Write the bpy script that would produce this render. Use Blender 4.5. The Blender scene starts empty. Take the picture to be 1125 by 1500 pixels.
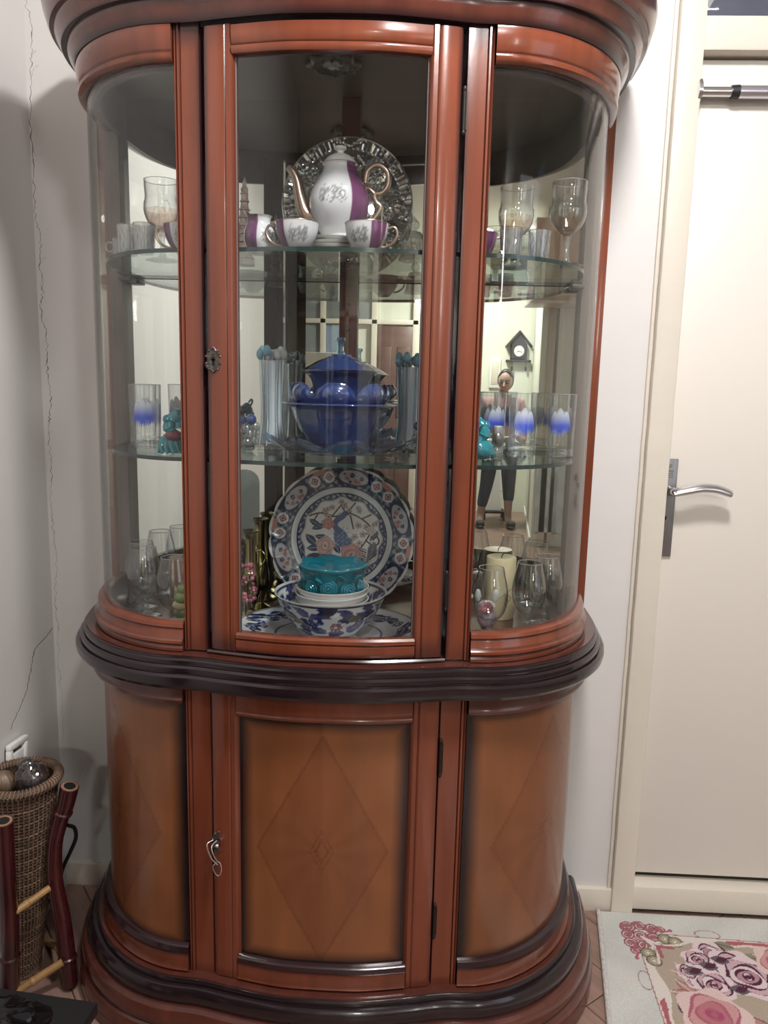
import bpy, bmesh, math, random
import numpy as np
from math import pi, sin, cos, radians, sqrt, atan2
from mathutils import Vector, Matrix, noise as mnoise

SC = bpy.context.scene
COL = SC.collection
random.seed(7)

# ------------------------------------------------------------------ camera
cam_d = bpy.data.cameras.new('camera'); cam = bpy.data.objects.new('camera', cam_d); COL.objects.link(cam)
cam_d.sensor_fit = 'VERTICAL'; cam_d.sensor_height = 36.0; cam_d.lens = 36.0 * 1127.0 / 1500.0
cam_d.clip_start = 0.02
cam.matrix_world = (Matrix.Translation((0, 0, 1.34)) @ Matrix.Rotation(radians(2.4), 4, 'Z')
                    @ Matrix.Rotation(pi/2 - radians(9.34), 4, 'X') @ Matrix.Rotation(radians(1.35), 4, 'Z'))
SC.camera = cam

# ------------------------------------------------------------------ world, light, exposure
w = bpy.data.worlds.new('world'); SC.world = w; w.use_nodes = True
w.node_tree.nodes['Background'].inputs[0].default_value = (0.8, 0.85, 1.0, 1)
w.node_tree.nodes['Background'].inputs[1].default_value = 0.35

def area(name, loc, target, size, power, color=(1, 1, 1), sy=None):
    l = bpy.data.lights.new(name, 'AREA'); l.energy = power; l.color = color; l.size = size
    if sy: l.shape = 'RECTANGLE'; l.size_y = sy
    else: l.shape = 'DISK'
    o = bpy.data.objects.new(name, l); COL.objects.link(o); o.location = loc
    o.rotation_euler = (Vector(target) - Vector(loc)).to_track_quat('-Z', 'Y').to_euler()
    return o
area('ceiling_lamp_light', (0.32, 0.70, 2.70), (0.1, 1.2, 0.6), 0.26, 29, (1.0, 0.975, 0.955))
area('ceiling_lamp_light', (0.42, -0.35, 2.70), (0.1, 1.2, 0.6), 0.20, 11, (1.0, 0.975, 0.955))
area('rear_fill_light', (0.45, -3.8, 2.74), (0.45, -3.8, 0), 0.35, 50, (1.0, 1.0, 0.95))  # added fill that brightens the mirrored room, out of sight behind the post
area('rear_glare_light', (1.75, -3.03, 2.25), (0.6, 1.0, 1.6), 0.55, 34, (0.97, 0.98, 1.0), 0.8)  # added panel for the glare on the right post; no window here
area('right_fill_light', (2.5, -0.6, 1.7), (0.6, 1.6, 0.9), 1.1, 5, (0.90, 0.94, 1.0), 1.5)  # unseen soft fill added from the right for ambient brightness

SC.view_settings.view_transform = 'Standard'; SC.view_settings.look = 'None'
SC.view_settings.exposure = 0.40; SC.view_settings.gamma = 1.0
SC.view_settings.use_curve_mapping = False
cy = SC.cycles
cy.max_bounces = 14; cy.diffuse_bounces = 4; cy.glossy_bounces = 6; cy.transmission_bounces = 8
cy.transparent_max_bounces = 40; cy.sample_clamp_indirect = 4.0; cy.use_denoising = True
cy.caustics_reflective = False; cy.caustics_refractive = False; cy.blur_glossy = 0.5

# ------------------------------------------------------------------ materials
def mat(name, color=(.5, .5, .5), rough=.5, metal=0., coat=0., trans=0., ior=1.5, emis=None, spec=None, sheen=0.):
    m = bpy.data.materials.new(name); m.use_nodes = True
    b = m.node_tree.nodes['Principled BSDF']
    b.inputs['Base Color'].default_value = (*color, 1); b.inputs['Roughness'].default_value = rough
    b.inputs['Metallic'].default_value = metal; b.inputs['IOR'].default_value = ior
    b.inputs['Coat Weight'].default_value = coat; b.inputs['Coat Roughness'].default_value = .07
    b.inputs['Transmission Weight'].default_value = trans
    if emis: b.inputs['Emission Color'].default_value = (*emis[0], 1); b.inputs['Emission Strength'].default_value = emis[1]
    if spec is not None: b.inputs['Specular IOR Level'].default_value = spec
    return m
def nodes(m): return m.node_tree.nodes, m.node_tree.links, m.node_tree.nodes['Principled BSDF']
def noisy(m, scale=(4, 4, 4), amt=.15, bump=0., detail=4, bscale=None, dist=.002):
    """multiply the base colour by a noise and optionally bump it"""
    N, L, b = nodes(m)
    tc = N.new('ShaderNodeTexCoord'); mp = N.new('ShaderNodeMapping'); mp.inputs['Scale'].default_value = scale
    L.new(tc.outputs['Object'], mp.inputs['Vector'])
    nz = N.new('ShaderNodeTexNoise'); nz.inputs['Scale'].default_value = 1; nz.inputs['Detail'].default_value = detail
    L.new(mp.outputs[0], nz.inputs['Vector'])
    mr = N.new('ShaderNodeMapRange'); mr.inputs['From Min'].default_value = .3; mr.inputs['From Max'].default_value = .7
    mr.inputs['To Min'].default_value = 1 - amt; mr.inputs['To Max'].default_value = 1 + amt
    L.new(nz.outputs['Fac'], mr.inputs['Value'])
    mx = N.new('ShaderNodeVectorMath'); mx.operation = 'SCALE'
    src = b.inputs['Base Color']
    if src.is_linked: L.new(src.links[0].from_socket, mx.inputs[0])
    else: mx.inputs[0].default_value = src.default_value[:3]
    L.new(mr.outputs[0], mx.inputs['Scale']); L.new(mx.outputs[0], src)
    if bump:
        nb = N.new('ShaderNodeTexNoise'); nb.inputs['Scale'].default_value = bscale or 60; nb.inputs['Detail'].default_value = 3
        L.new(tc.outputs['Object'], nb.inputs['Vector'])
        bp = N.new('ShaderNodeBump'); bp.inputs['Strength'].default_value = bump; bp.inputs['Distance'].default_value = dist
        L.new(nb.outputs['Fac'], bp.inputs['Height']); L.new(bp.outputs[0], b.inputs['Normal'])
    return m
def attr_col(m, name='Col'):
    N, L, b = nodes(m); a = N.new('ShaderNodeAttribute'); a.attribute_name = name
    L.new(a.outputs['Color'], b.inputs['Base Color']); return m
def wood(name, base, dark, rough=.20, coat=.25):
    """cherry lacquer; the vertex attribute 'Col'.r says how burnished (dark) the lacquer is"""
    m = mat(name, base, rough, coat=coat); N, L, b = nodes(m)
    tc = N.new('ShaderNodeTexCoord'); mp = N.new('ShaderNodeMapping'); mp.inputs['Scale'].default_value = (22, 22, 2.2)
    L.new(tc.outputs['Object'], mp.inputs['Vector'])
    nz = N.new('ShaderNodeTexNoise'); nz.inputs['Scale'].default_value = 1; nz.inputs['Detail'].default_value = 6
    nz.inputs['Distortion'].default_value = .6
    L.new(mp.outputs[0], nz.inputs['Vector'])
    cr = N.new('ShaderNodeValToRGB'); cr.color_ramp.elements[0].position = .3; cr.color_ramp.elements[1].position = .72
    cr.color_ramp.elements[0].color = (*[c * .78 for c in base], 1); cr.color_ramp.elements[1].color = (*[c * 1.18 for c in base], 1)
    L.new(nz.outputs['Fac'], cr.inputs[0])
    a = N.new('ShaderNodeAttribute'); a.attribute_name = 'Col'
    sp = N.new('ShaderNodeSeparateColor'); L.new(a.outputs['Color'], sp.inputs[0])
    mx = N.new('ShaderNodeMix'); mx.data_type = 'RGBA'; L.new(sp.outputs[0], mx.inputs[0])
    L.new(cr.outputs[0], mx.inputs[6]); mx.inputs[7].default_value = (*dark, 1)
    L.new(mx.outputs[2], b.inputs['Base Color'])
    nb = N.new('ShaderNodeTexNoise'); nb.inputs['Scale'].default_value = 120; L.new(tc.outputs['Object'], nb.inputs['Vector'])
    bp = N.new('ShaderNodeBump'); bp.inputs['Strength'].default_value = .06; bp.inputs['Distance'].default_value = .001
    L.new(nb.outputs['Fac'], bp.inputs['Height']); L.new(bp.outputs[0], b.inputs['Normal'])
    return m
def thin_glass(name, tint=(.97, .98, .97), edge=(.45, .48, .48), refl=1.0, mixdiff=None, rough=.02, base_refl=0.0):
    m = bpy.data.materials.new(name); m.use_nodes = True; N, L = m.node_tree.nodes, m.node_tree.links
    N.remove(N['Principled BSDF']); out = N['Material Output']
    lw = N.new('ShaderNodeLayerWeight'); lw.inputs['Blend'].default_value = .35
    pw = N.new('ShaderNodeMath'); pw.operation = 'POWER'; pw.inputs[1].default_value = 2.2; L.new(lw.outputs['Facing'], pw.inputs[0])
    mc = N.new('ShaderNodeMix'); mc.data_type = 'RGBA'; L.new(pw.outputs[0], mc.inputs[0])
    mc.inputs[6].default_value = (*tint, 1); mc.inputs[7].default_value = (*edge, 1)
    tr = N.new('ShaderNodeBsdfTransparent'); L.new(mc.outputs[2], tr.inputs[0])
    base = tr
    if mixdiff:
        df = N.new('ShaderNodeBsdfPrincipled'); df.inputs['Base Color'].default_value = (*mixdiff[0], 1); df.inputs['Roughness'].default_value = .2
        md = N.new('ShaderNodeMixShader'); md.inputs[0].default_value = mixdiff[1]
        L.new(tr.outputs[0], md.inputs[1]); L.new(df.outputs[0], md.inputs[2]); base = md
    gl = N.new('ShaderNodeBsdfGlossy'); gl.inputs['Roughness'].default_value = rough
    fr = N.new('ShaderNodeFresnel'); ge = N.new('ShaderNodeNewGeometry')
    mi = N.new('ShaderNodeMapRange'); mi.inputs['To Min'].default_value = 1.5; mi.inputs['To Max'].default_value = 1 / 1.5   # same reflectance from either side
    L.new(ge.outputs['Backfacing'], mi.inputs['Value']); L.new(mi.outputs[0], fr.inputs['IOR'])
    mm = N.new('ShaderNodeMath'); mm.operation = 'MULTIPLY_ADD'; mm.inputs[1].default_value = refl; mm.inputs[2].default_value = base_refl; mm.use_clamp = True
    L.new(fr.outputs[0], mm.inputs[0])
    ms = N.new('ShaderNodeMixShader'); L.new(mm.outputs[0], ms.inputs[0]); L.new(base.outputs[0], ms.inputs[1]); L.new(gl.outputs[0], ms.inputs[2])
    L.new(ms.outputs[0], out.inputs['Surface'])
    return m

M = {}
CH = (.172, .043, .020)
M['cherry'] = wood('cherry_lacquer', CH, (.022, .008, .010))
M['cherry_dark'] = wood('dark_cherry_lacquer', (.105, .030, .020), (.014, .007, .009), .20)
M['walnut'] = wood('burnished_shade_lacquer', (.035, .013, .014), (.014, .007, .009), .17, .25)
M['inner'] = noisy(mat('inner_brown_board', (.105, .078, .070), .42), (3, 3, 20), .2)
M['innerfloor'] = noisy(mat('inner_floor_board', (.10, .045, .035), .22, coat=.3), (3, 20, 3), .2)
M['backpost'] = noisy(mat('back_post_wood', (.11, .03, .024), .4), (30, 30, 3), .2)
M['panel'] = noisy(attr_col(mat('veneer', (1, 1, 1), .27, coat=.2)), (14, 14, 3.0), .16, detail=6)
M['mirror'] = mat('mirror_silver', (.90, .945, .905), .0, 1.0)
M['pane'] = thin_glass('window_pane', (.975, .98, .975), (.93, .95, .94), .75)
M['shelfglass'] = thin_glass('shelf_glass', (.94, .975, .965), (.80, .88, .86), .8)
M['shelfedge'] = mat('shelf_glass_edge', (.016, .034, .034), .15)
M['darkmetal'] = mat('dark_hinge_metal', (.035, .028, .026), .35, .7)
M['clear'] = thin_glass('clear_glass', (.985, .99, .99), (.52, .55, .55), 1.7)
M['rimgl'] = thin_glass('glass_rim', (.9, .9, .9), (.7, .72, .72), 2.0, ((.50, .51, .51), .70))  # the grey diffuse share stands in for room reflections on the rims
M['clear2'] = thin_glass('heavy_clear_glass', (.92, .94, .95), (.45, .48, .50), 2.4, ((.7, .72, .74), .07), rough=.04, base_refl=.06)
M['ice'] = thin_glass('icy_clear_glass', (.80, .88, .92), (.40, .52, .60), 2.4, ((.60, .72, .80), .10), rough=.05, base_refl=.08)
M['amber'] = thin_glass('amber_lustre_glass', (.93, .82, .75), (.50, .32, .25), 1.8, base_refl=.05)
M['cutglass'] = thin_glass('cut_glass', (.80, .82, .83), (.20, .22, .24), 2.4, ((.75, .75, .77), .10), rough=.06, base_refl=.16)
M['crystal'] = thin_glass('cut_crystal', (.62, .64, .66), (.15, .16, .18), 2.0, ((.80, .80, .82), .26), rough=.10, base_refl=.45)
M['bluegl'] = thin_glass('cobalt_glass', (.20, .28, .60), (.05, .08, .30), 1.8, ((.035, .075, .27), .60), base_refl=.03)
M['palebl'] = thin_glass('pale_blue_glass', (.60, .78, .88), (.14, .32, .46), 2.4, ((.30, .55, .72), .20), base_refl=.06)
M['smokebl'] = thin_glass('smoky_blue_glass', (.42, .52, .68), (.10, .16, .30), 2.2, ((.15, .23, .40), .48), base_refl=.06)
M['crimpbl'] = mat('blue_crimp_glass', (.22, .52, .68), .06, trans=.45, coat=.5); M['crimpcl'] = mat('clear_crimp_glass', (.72, .78, .80), .06, trans=.5, coat=.5)
M['milk'] = mat('milk_glass', (.62, .68, .76), .22, coat=.4)
M['teal'] = mat('teal_art_glass', (.035, .33, .40), .12, trans=.35, coat=.6)
M['tealsolid'] = mat('turquoise_glass', (.0, .15, .21), .14, coat=.6)
M['redgl'] = mat('garnet_glass', (.13, .015, .03), .1, coat=.5)
M['wall'] = noisy(mat('painted_plaster', (.66, .635, .62), .55), (1.3, 1.3, .8), .035, .25, bscale=14, dist=.004)
M['wall2'] = noisy(mat('rear_plaster', (.70, .70, .60), .6), (1, 1, 1), .04)
M['ceil'] = mat('ceiling_paint', (.75, .74, .71), .7)
M['cream'] = noisy(mat('cream_gloss_paint', (.66, .60, .52), .35), (6, 6, 2), .04, .3, bscale=45, dist=.002)
M['creamdoor'] = noisy(mat('cream_door_paint', (.70, .655, .60), .38), (2, 2, 1), .02)
M['dirt_shade'] = mat('dusty_dark_gap', (.03, .025, .02), .9)
M['crack'] = noisy(mat('plaster_crack', (.055, .045, .04), .9), (40, 40, 40), .5)
M['chip'] = mat('exposed_plaster', (.36, .35, .39), .9)
M['chrome'] = mat('brushed_chrome', (.62, .62, .63), .24, 1.)
M['steel'] = noisy(mat('satin_steel', (.26, .255, .26), .38, .85), (80, 3, 3), .2)
M['silver'] = mat('silver_tube', (.60, .59, .66), .25, .9)
M['black'] = mat('black_plastic', (.008, .008, .009), .5)
M['gloss'] = mat('glossy_black', (.004, .004, .005), .08)
M['bronze'] = noisy(mat('antique_pewter', (.11, .095, .085), .35, .85), (150, 150, 150), .5, .6, bscale=300, dist=.002)
M['brass'] = mat('aged_brass', (.34, .28, .12), .16, 1.)
M['brassd'] = mat('polished_brass', (.55, .48, .28), .14, 1.)
M['col'] = attr_col(mat('painted_porcelain', (1, 1, 1), .16, coat=.4))
M['colm'] = attr_col(mat('woven_pile', (1, 1, 1), .95)); noisy(M['colm'], (300, 300, 300), .10, .5, bscale=500, dist=.002)
M['porc'] = mat('white_porcelain', (.70, .70, .68), .15, coat=.4)
M['gold'] = mat('pinkish_gold', (.44, .33, .27), .28, .85)
M['pag'] = noisy(mat('carved_soapstone', (.38, .29, .25), .5), (120, 120, 120), .45, .8, bscale=220, dist=.003)
M['candle'] = mat('cream_wax', (.62, .52, .33), .45); M['candle'].node_tree.nodes['Principled BSDF'].inputs['Subsurface Weight'].default_value = .15
M['candleb'] = mat('brown_wax', (.27, .17, .12), .5)
M['rattan'] = noisy(mat('rattan', (.085, .048, .032), .6), (60, 60, 60), .3)
M['rattanl'] = noisy(mat('pale_rattan', (.17, .105, .068), .55), (60, 60, 60), .3)
M['bamboo'] = noisy(mat('red_lacquer_bamboo', (.048, .007, .008), .24, coat=.4), (9, 9, 9), .45)
M['bambooin'] = mat('cut_bamboo', (.28, .15, .09), .6)
M['bambooy'] = noisy(mat('yellow_bamboo', (.34, .19, .07), .45), (25, 25, 25), .3)
M['rug_edge'] = noisy(mat('rug_binding', (.52, .49, .46), .95), (90, 90, 90), .2, .6, bscale=200)
M['plank'] = noisy(mat('laminate', (.27, .165, .13), .36), (5, 60, 5), .22, detail=6)
M['white'] = mat('white_plastic', (.78, .77, .74), .35)
M['film'] = thin_glass('cellophane', (.75, .72, .72), (.35, .33, .33), 2.2, ((.2, .15, .15), .12), .08)
M['beadgrey'] = mat('grey_glazing_bead', (.10, .09, .085), .6)
M['stilegrey'] = noisy(mat('pale_inner_stile', (.155, .12, .105), .45), (20, 20, 3), .15)
M['slate'] = mat('slate_paint', (.10, .105, .16), .5)
M['pale'] = mat('pale_paint', (.56, .58, .62), .6)

# ------------------------------------------------------------------ mesh builder
class MB:
    def __init__(s): s.v = []; s.f = []; s.c = []; s.hasc = False; s.edges = []
    def add(s, vs, fs, cs=None):
        n = len(s.v); s.v += [tuple(x) for x in vs]; s.f += [tuple(i + n for i in f) for f in fs]
        if cs is not None: s.hasc = True; s.c += [tuple(c) for c in cs]
        else: s.c += [(0, 0, 0)] * len(vs)
        return s
    def box(s, x0, x1, y0, y1, z0, z1, dk=None):
        vs = [(x, y, z) for x in (x0, x1) for y in (y0, y1) for z in (z0, z1)]
        return s.add(vs, [(0, 1, 3, 2), (4, 6, 7, 5), (0, 4, 5, 1), (2, 3, 7, 6), (0, 2, 6, 4), (1, 5, 7, 3)], None if dk is None else [(dk, dk, dk)] * 8)
    def bbox(s, x0, x1, y0, y1, z0, z1, b=.003, seg=2):
        bm = bmesh.new(); bmesh.ops.create_cube(bm, size=1)
        for v in bm.verts: v.co = Vector(((x0 + x1) / 2 + v.co.x * (x1 - x0), (y0 + y1) / 2 + v.co.y * (y1 - y0), (z0 + z1) / 2 + v.co.z * (z1 - z0)))
        bmesh.ops.bevel(bm, geom=bm.edges[:] + bm.verts[:], offset=b, segments=seg, affect='EDGES', profile=.5)
        bm.verts.index_update(); s.add([v.co[:] for v in bm.verts], [[v.index for v in f.verts] for f in bm.faces]); bm.free(); return s
    def lathe(s, prof, seg=40, o=(0, 0, 0), sx=1, sy=1, mod=None, a0=0.0, a1=2 * pi):
        """prof: [(r,z)]; mod(angle,i,r,z)->(r,z)"""
        full = abs(a1 - a0 - 2 * pi) < 1e-6; k = seg if full else seg + 1
        vs = []; fs = []
        for i, (r, z) in enumerate(prof):
            for j in range(k):
                a = a0 + (a1 - a0) * j / seg; rr, zz = (r, z) if mod is None else mod(a, i, r, z)
                vs.append((o[0] + rr * cos(a) * sx, o[1] + rr * sin(a) * sy, o[2] + zz))
        for i in range(len(prof) - 1):
            for j in range(seg if not full else k):
                j2 = (j + 1) % k if full else j + 1
                if j2 >= k: continue
                fs.append((i * k + j, i * k + j2, (i + 1) * k + j2, (i + 1) * k + j))
        return s.add(vs, fs)
    def tube(s, pts, rad, seg=10, cap=True, flat=1.0):
        pts = [Vector(p) for p in pts]; n = len(pts)
        if not hasattr(rad, '__len__'): rad = [rad] * n
        vs = []; up = None
        for i, p in enumerate(pts):
            t = (pts[min(i + 1, n - 1)] - pts[max(i - 1, 0)]).normalized()
            if up is None: up = t.orthogonal().normalized()
            up = (up - t * up.dot(t)).normalized(); sd = t.cross(up)
            for j in range(seg):
                a = 2 * pi * j / seg; vs.append(p + (up * cos(a) + sd * sin(a) * flat) * rad[i])
        fs = [(i * seg + j, i * seg + (j + 1) % seg, (i + 1) * seg + (j + 1) % seg, (i + 1) * seg + j) for i in range(n - 1) for j in range(seg)]
        if cap: fs += [tuple(range(seg - 1, -1, -1)), tuple(range((n - 1) * seg, n * seg))]
        return s.add(vs, fs)
    def ball(s, c, r, seg=12, rings=8, sc=(1, 1, 1), mod=None):
        vs = []; fs = []
        for i in range(rings + 1):
            th = pi * i / rings
            for j in range(seg):
                a = 2 * pi * j / seg; d = Vector((sin(th) * cos(a), sin(th) * sin(a), cos(th))); q = 1 if mod is None else mod(d)
                vs.append((c[0] + d.x * r * sc[0] * q, c[1] + d.y * r * sc[1] * q, c[2] + d.z * r * sc[2] * q))
        for i in range(rings):
            for j in range(seg): fs.append((i * seg + j, (i + 1) * seg + j, (i + 1) * seg + (j + 1) % seg, i * seg + (j + 1) % seg))
        return s.add(vs, fs)
    def build(s, name, m, parent=None, smooth=35, loc=None, paint=None, rot=None):
        me = bpy.data.meshes.new(name); me.from_pydata(s.v, [], s.f); me.validate(clean_customdata=False)
        bm = bmesh.new(); bm.from_mesh(me); bmesh.ops.remove_doubles(bm, verts=bm.verts, dist=1e-6) if not (s.hasc or paint) else None
        bmesh.ops.recalc_face_normals(bm, faces=bm.faces); bm.to_mesh(me); bm.free()
        if paint is not None:
            n = len(me.vertices); co = np.empty(n * 3); me.vertices.foreach_get('co', co); co = co.reshape(-1, 3)
            rgb = np.clip(paint(co), 0, 1); a = me.attributes.new('Col', 'FLOAT_COLOR', 'POINT')
            a.data.foreach_set('color', np.concatenate([rgb, np.ones((n, 1))], 1).ravel())
        elif s.hasc:
            a = me.attributes.new('Col', 'FLOAT_COLOR', 'POINT')
            a.data.foreach_set('color', np.array([(*c, 1) for c in s.c], dtype=float).ravel())
        if smooth: me.shade_smooth(); me.set_sharp_from_angle(angle=radians(smooth))
        me.materials.append(m if not isinstance(m, str) else M[m])
        o = bpy.data.objects.new(name, me); COL.objects.link(o)
        if parent: o.parent = parent
        if loc: o.location = loc
        if rot: o.rotation_euler = rot
        return o

def tag(o, label=None, cat=None, group=None, kind=None):
    if label: o['label'] = label
    if cat: o['category'] = cat
    if group: o['group'] = group
    if kind: o['kind'] = kind
    return o
def thing(name, loc=(0, 0, 0), rz=0, label=None, cat=None, group=None, kind=None):
    o = bpy.data.objects.new(name, None); COL.objects.link(o); o.location = loc; o.rotation_euler = (0, 0, rz)
    o.empty_display_size = .05
    return tag(o, label, cat, group, kind)
def copy_tree(o, parent=None):
    c = o.copy(); COL.objects.link(c); c.parent = parent
    for ch in list(o.children): copy_tree(ch, c)
    return c
def dup(o, loc, rz=0, label=None):
    c = copy_tree(o); c.location = loc; c.rotation_euler = (0, 0, rz)
    if label: c['label'] = label
    return c
def lerp(a, b, t): return a + (b - a) * t
def crom(pts, n=8):
    """Catmull-Rom through points"""
    P = [Vector(p) for p in pts]; P = [2 * P[0] - P[1]] + P + [2 * P[-1] - P[-2]]; out = []
    for i in range(1, len(P) - 2):
        for k in range(n):
            t = k / n; a, b, c, d = P[i - 1], P[i], P[i + 1], P[i + 2]
            out.append(.5 * ((2 * b) + (c - a) * t + (2 * a - 5 * b + 4 * c - d) * t * t + (3 * b - a - 3 * c + d) * t ** 3))
    out.append(P[-2]); return out
def prof(pts, n=5):
    lo, hi = min(b for a, b in pts), max(b for a, b in pts)
    return [(max(p.x, 0), min(max(p.y, lo), hi)) for p in crom([(a, b, 0) for a, b in pts], n)]

# ------------------------------------------------------------------ numpy painters
class Paint:
    def __init__(s, x, y, base): s.x = x; s.y = y; s.rgb = np.tile(np.array(base, float), (len(x), 1))
    def put(s, m, c, a=1.0):
        m = np.asarray(m, float)[:, None] * a; s.rgb = s.rgb * (1 - m) + np.array(c) * m
    def dist(s, cx, cy): return np.hypot(s.x - cx, s.y - cy)
    def disk(s, cx, cy, r, c, sx=1, sy=1): s.put(np.hypot((s.x - cx) / sx, (s.y - cy) / sy) < r, c)
    def ring(s, cx, cy, r0, r1, c): d = s.dist(cx, cy); s.put((d > r0) & (d < r1), c)
    def line(s, pts, w, c):
        for (ax, ay), (bx, by) in zip(pts[:-1], pts[1:]):
            dx, dy = bx - ax, by - ay; L2 = dx * dx + dy * dy + 1e-12
            t = np.clip(((s.x - ax) * dx + (s.y - ay) * dy) / L2, 0, 1)
            s.put(np.hypot(s.x - ax - t * dx, s.y - ay - t * dy) < w, c)
    def leaf(s, cx, cy, L, W, ang, c, c2=None):
        u = (s.x - cx) * cos(ang) + (s.y - cy) * sin(ang); v = -(s.x - cx) * sin(ang) + (s.y - cy) * cos(ang)
        t = u / L; m = (t > 0) & (t < 1) & (abs(v) < W * np.sin(np.clip(t, 0, 1) * pi)); s.put(m, c)
        if c2 is not None: s.put(m & (abs(v) < W * .12), c2)
    def flower(s, cx, cy, r, c, c2, n=5, ph=0., depth=.3):
        d = s.dist(cx, cy); a = np.arctan2(s.y - cy, s.x - cx); R = r * (1 - depth + depth * abs(np.cos((a + ph) * n / 2)))
        s.put(d < R * 1.12, c2); s.put(d < R, c); s.put(d < r * .28, c2)
    def rose(s, cx, cy, r, cols, ph=0., rings=4, dark=(.08, .02, .04), dw=.2):
        d = s.dist(cx, cy); a = np.arctan2(s.y - cy, s.x - cx)
        for k in range(rings):
            R = r * (1 - k / rings); Rk = R * (1 + .10 * np.sin(a * (5 - k) + ph + k * 1.7))
            s.put(d < Rk, dark if k else cols[0]); s.put((d < Rk - r * dw / rings * (1.2 + np.sin(a * 2 + ph * 3 + k * 2.1))) , cols[min(k, len(cols) - 1)])
        s.put(d < r * .10, dark)
def vor(x, y, s, seed=0):
    """cheap mottled pattern 0..1"""
    return .5 + .25 * (np.sin(x * s + 1.3 * np.sin(y * s * 1.1 + seed)) + np.sin(y * s * .93 + 1.7 * np.sin(x * s * .8 + seed * 2)))

# ================================================================== THE ROOM
WL, WB, RR, RX, H = -.915, 1.85, -4.9, 2.7, 2.8
def struct(name, mb, m, parent=None, **k):
    o = mb.build(name, m, parent, **k)
    if parent is None: o['kind'] = 'structure'
    return o
floor = struct('floor', MB().box(-3.2, RX, RR, WB + .1, -.06, -.008), 'dirt_shade', smooth=0)
# laminate planks, laid on the diagonal: each one its own piece
def planks():
    ang = radians(-52); ca, sa = cos(ang), sin(ang); Wp, Lp = .115, .62
    rng = random.Random(3); meshes = []
    for k in range(3):
        mb = MB().bbox(-Lp / 2 + .0012, Lp / 2 - .0012, -Wp / 2 + .001, Wp / 2 - .001, -.012, 0, .0015, 1)
        o = mb.build('plank', 'plank', floor); meshes.append(o.data); bpy.data.objects.remove(o)
    near = []; 
    for i in range(-14, 15):
        for j in range(-50, 51):
            u = (i + (.5 if j % 2 else 0)) * Lp; v = j * Wp
            x, y = u * ca - v * sa, u * sa + v * ca + 1.2
            if -.95 < x < 2.4 and -.2 < y < 2.1: near.append((x, y))
    near.sort(key=lambda p: (p[0] + .1) ** 2 + (p[1] - 1.5) ** 2)
    for x, y in near[:150]:
        o = bpy.data.objects.new('plank', meshes[rng.randrange(3)]); COL.objects.link(o); o.parent = floor
        o.location = (x, y, -.0003 + rng.random() * .0006); o.rotation_euler = (0, 0, ang)
planks()
far = MB().box(-3.2, RX, RR, -.1, -.02, -.004); struct('floor_boards_far', far, 'plank', floor, smooth=0)['kind'] = 'stuff'
DX0, DX1, DZ = .562, 1.42, 2.10            # door opening
wb = MB().box(-3.2, DX0, WB, WB + .12, -.05, H).box(DX0, DX1, WB, WB + .12, 2.62, H).box(DX1, RX, WB, WB + .12, -.05, H)
struct('wall_back', wb, 'wall', smooth=0)
struct('wall_left', MB().box(WL - .12, WL, -1.55, WB + .1, -.05, H), 'wall', smooth=0)
struct('wall_far_left', MB().box(-3.3, -3.2, RR, -1.0, -.05, H).box(-3.2, WL, -1.55, -1.45, -.05, H), 'wall2', smooth=0)
struct('wall_right', MB().box(RX, RX + .1, RR, -1.5, -.05, H).box(RX, RX + .1, .3, WB + .1, -.05, H).box(RX, RX + .1, -1.5, .3, -.05, .9).box(RX, RX + .1, -1.5, .3, 2.5, H), 'wall2', smooth=0)
struct('wall_rear', MB().box(-3.3, RX + .1, RR - .1, RR, -.05, H), 'wall2', smooth=0)
struct('ceiling', MB().box(-3.3, RX + .1, RR - .1, WB + .12, H, H + .1), 'ceil', smooth=0)
# baseboard pieces
bl = MB().bbox(-.915, DX0 - .02, WB - .013, WB + .01, -.01, .062, .003).build('baseboard_back', 'cream'); bl['kind'] = 'structure'
bl = MB().bbox(WL - .01, WL + .012, .2, WB - .014, -.01, .09, .003).build('baseboard_left', 'wall'); bl['kind'] = 'structure'

# ------------------------------------------------ door_1 on the right
door = tag(thing('door_1', (0, 0, 0)), kind='structure')
def wob(mb, amt=.0010, s=17):
    mb.v = [(x + amt * mnoise.noise((x * s, y * s, z * s)), y + amt * mnoise.noise((x * s + 9, y * s, z * s)), z) for x, y, z in mb.v]; return mb
def longbox(x0, x1, y0, y1, z0, z1, n, axis='z', b=.004):
    """box with rounded front edges cut into n lengths so its paint can be uneven"""
    mb = MB(); P = [(x0, y1), (x0, y0 + b), (x0 + b * .3, y0 + b * .3), (x0 + b, y0), (x1 - b, y0), (x1 - b * .3, y0 + b * .3), (x1, y0 + b), (x1, y1)] if axis == 'z' else \
        [(y1, z0), (y0 + b, z0), (y0 + b * .3, z0 + b * .3), (y0, z0 + b), (y0, z1 - b), (y0 + b * .3, z1 - b * .3), (y0 + b, z1), (y1, z1)]
    k = len(P); vs = []
    for i in range(n + 1):
        t = i / n
        for a, c in P: vs.append((a, c, lerp(z0, z1, t)) if axis == 'z' else (lerp(x0, x1, t), a, c))
    fs = [(i * k + j, i * k + (j + 1) % k, (i + 1) * k + (j + 1) % k, (i + 1) * k + j) for i in range(n) for j in range(k)]
    fs += [tuple(range(k)), tuple(range(n * k, n * k + k))]
    return mb.add(vs, fs)
J0, J1 = .537, .592
wob(longbox(J0, J1, 1.828, WB + .1, .0, 2.62, 120)).build('door_jamb', 'cream', door)
wob(longbox(J0 - .010, J0 - .002, 1.842, WB + .01, .0, 2.62, 90, b=.002)).build('jamb_bead', 'cream', door)
wob(longbox(DX1 - .02, DX1 + .035, 1.828, WB + .1, .0, 2.62, 30)).build('door_jamb', 'cream', door)
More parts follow.
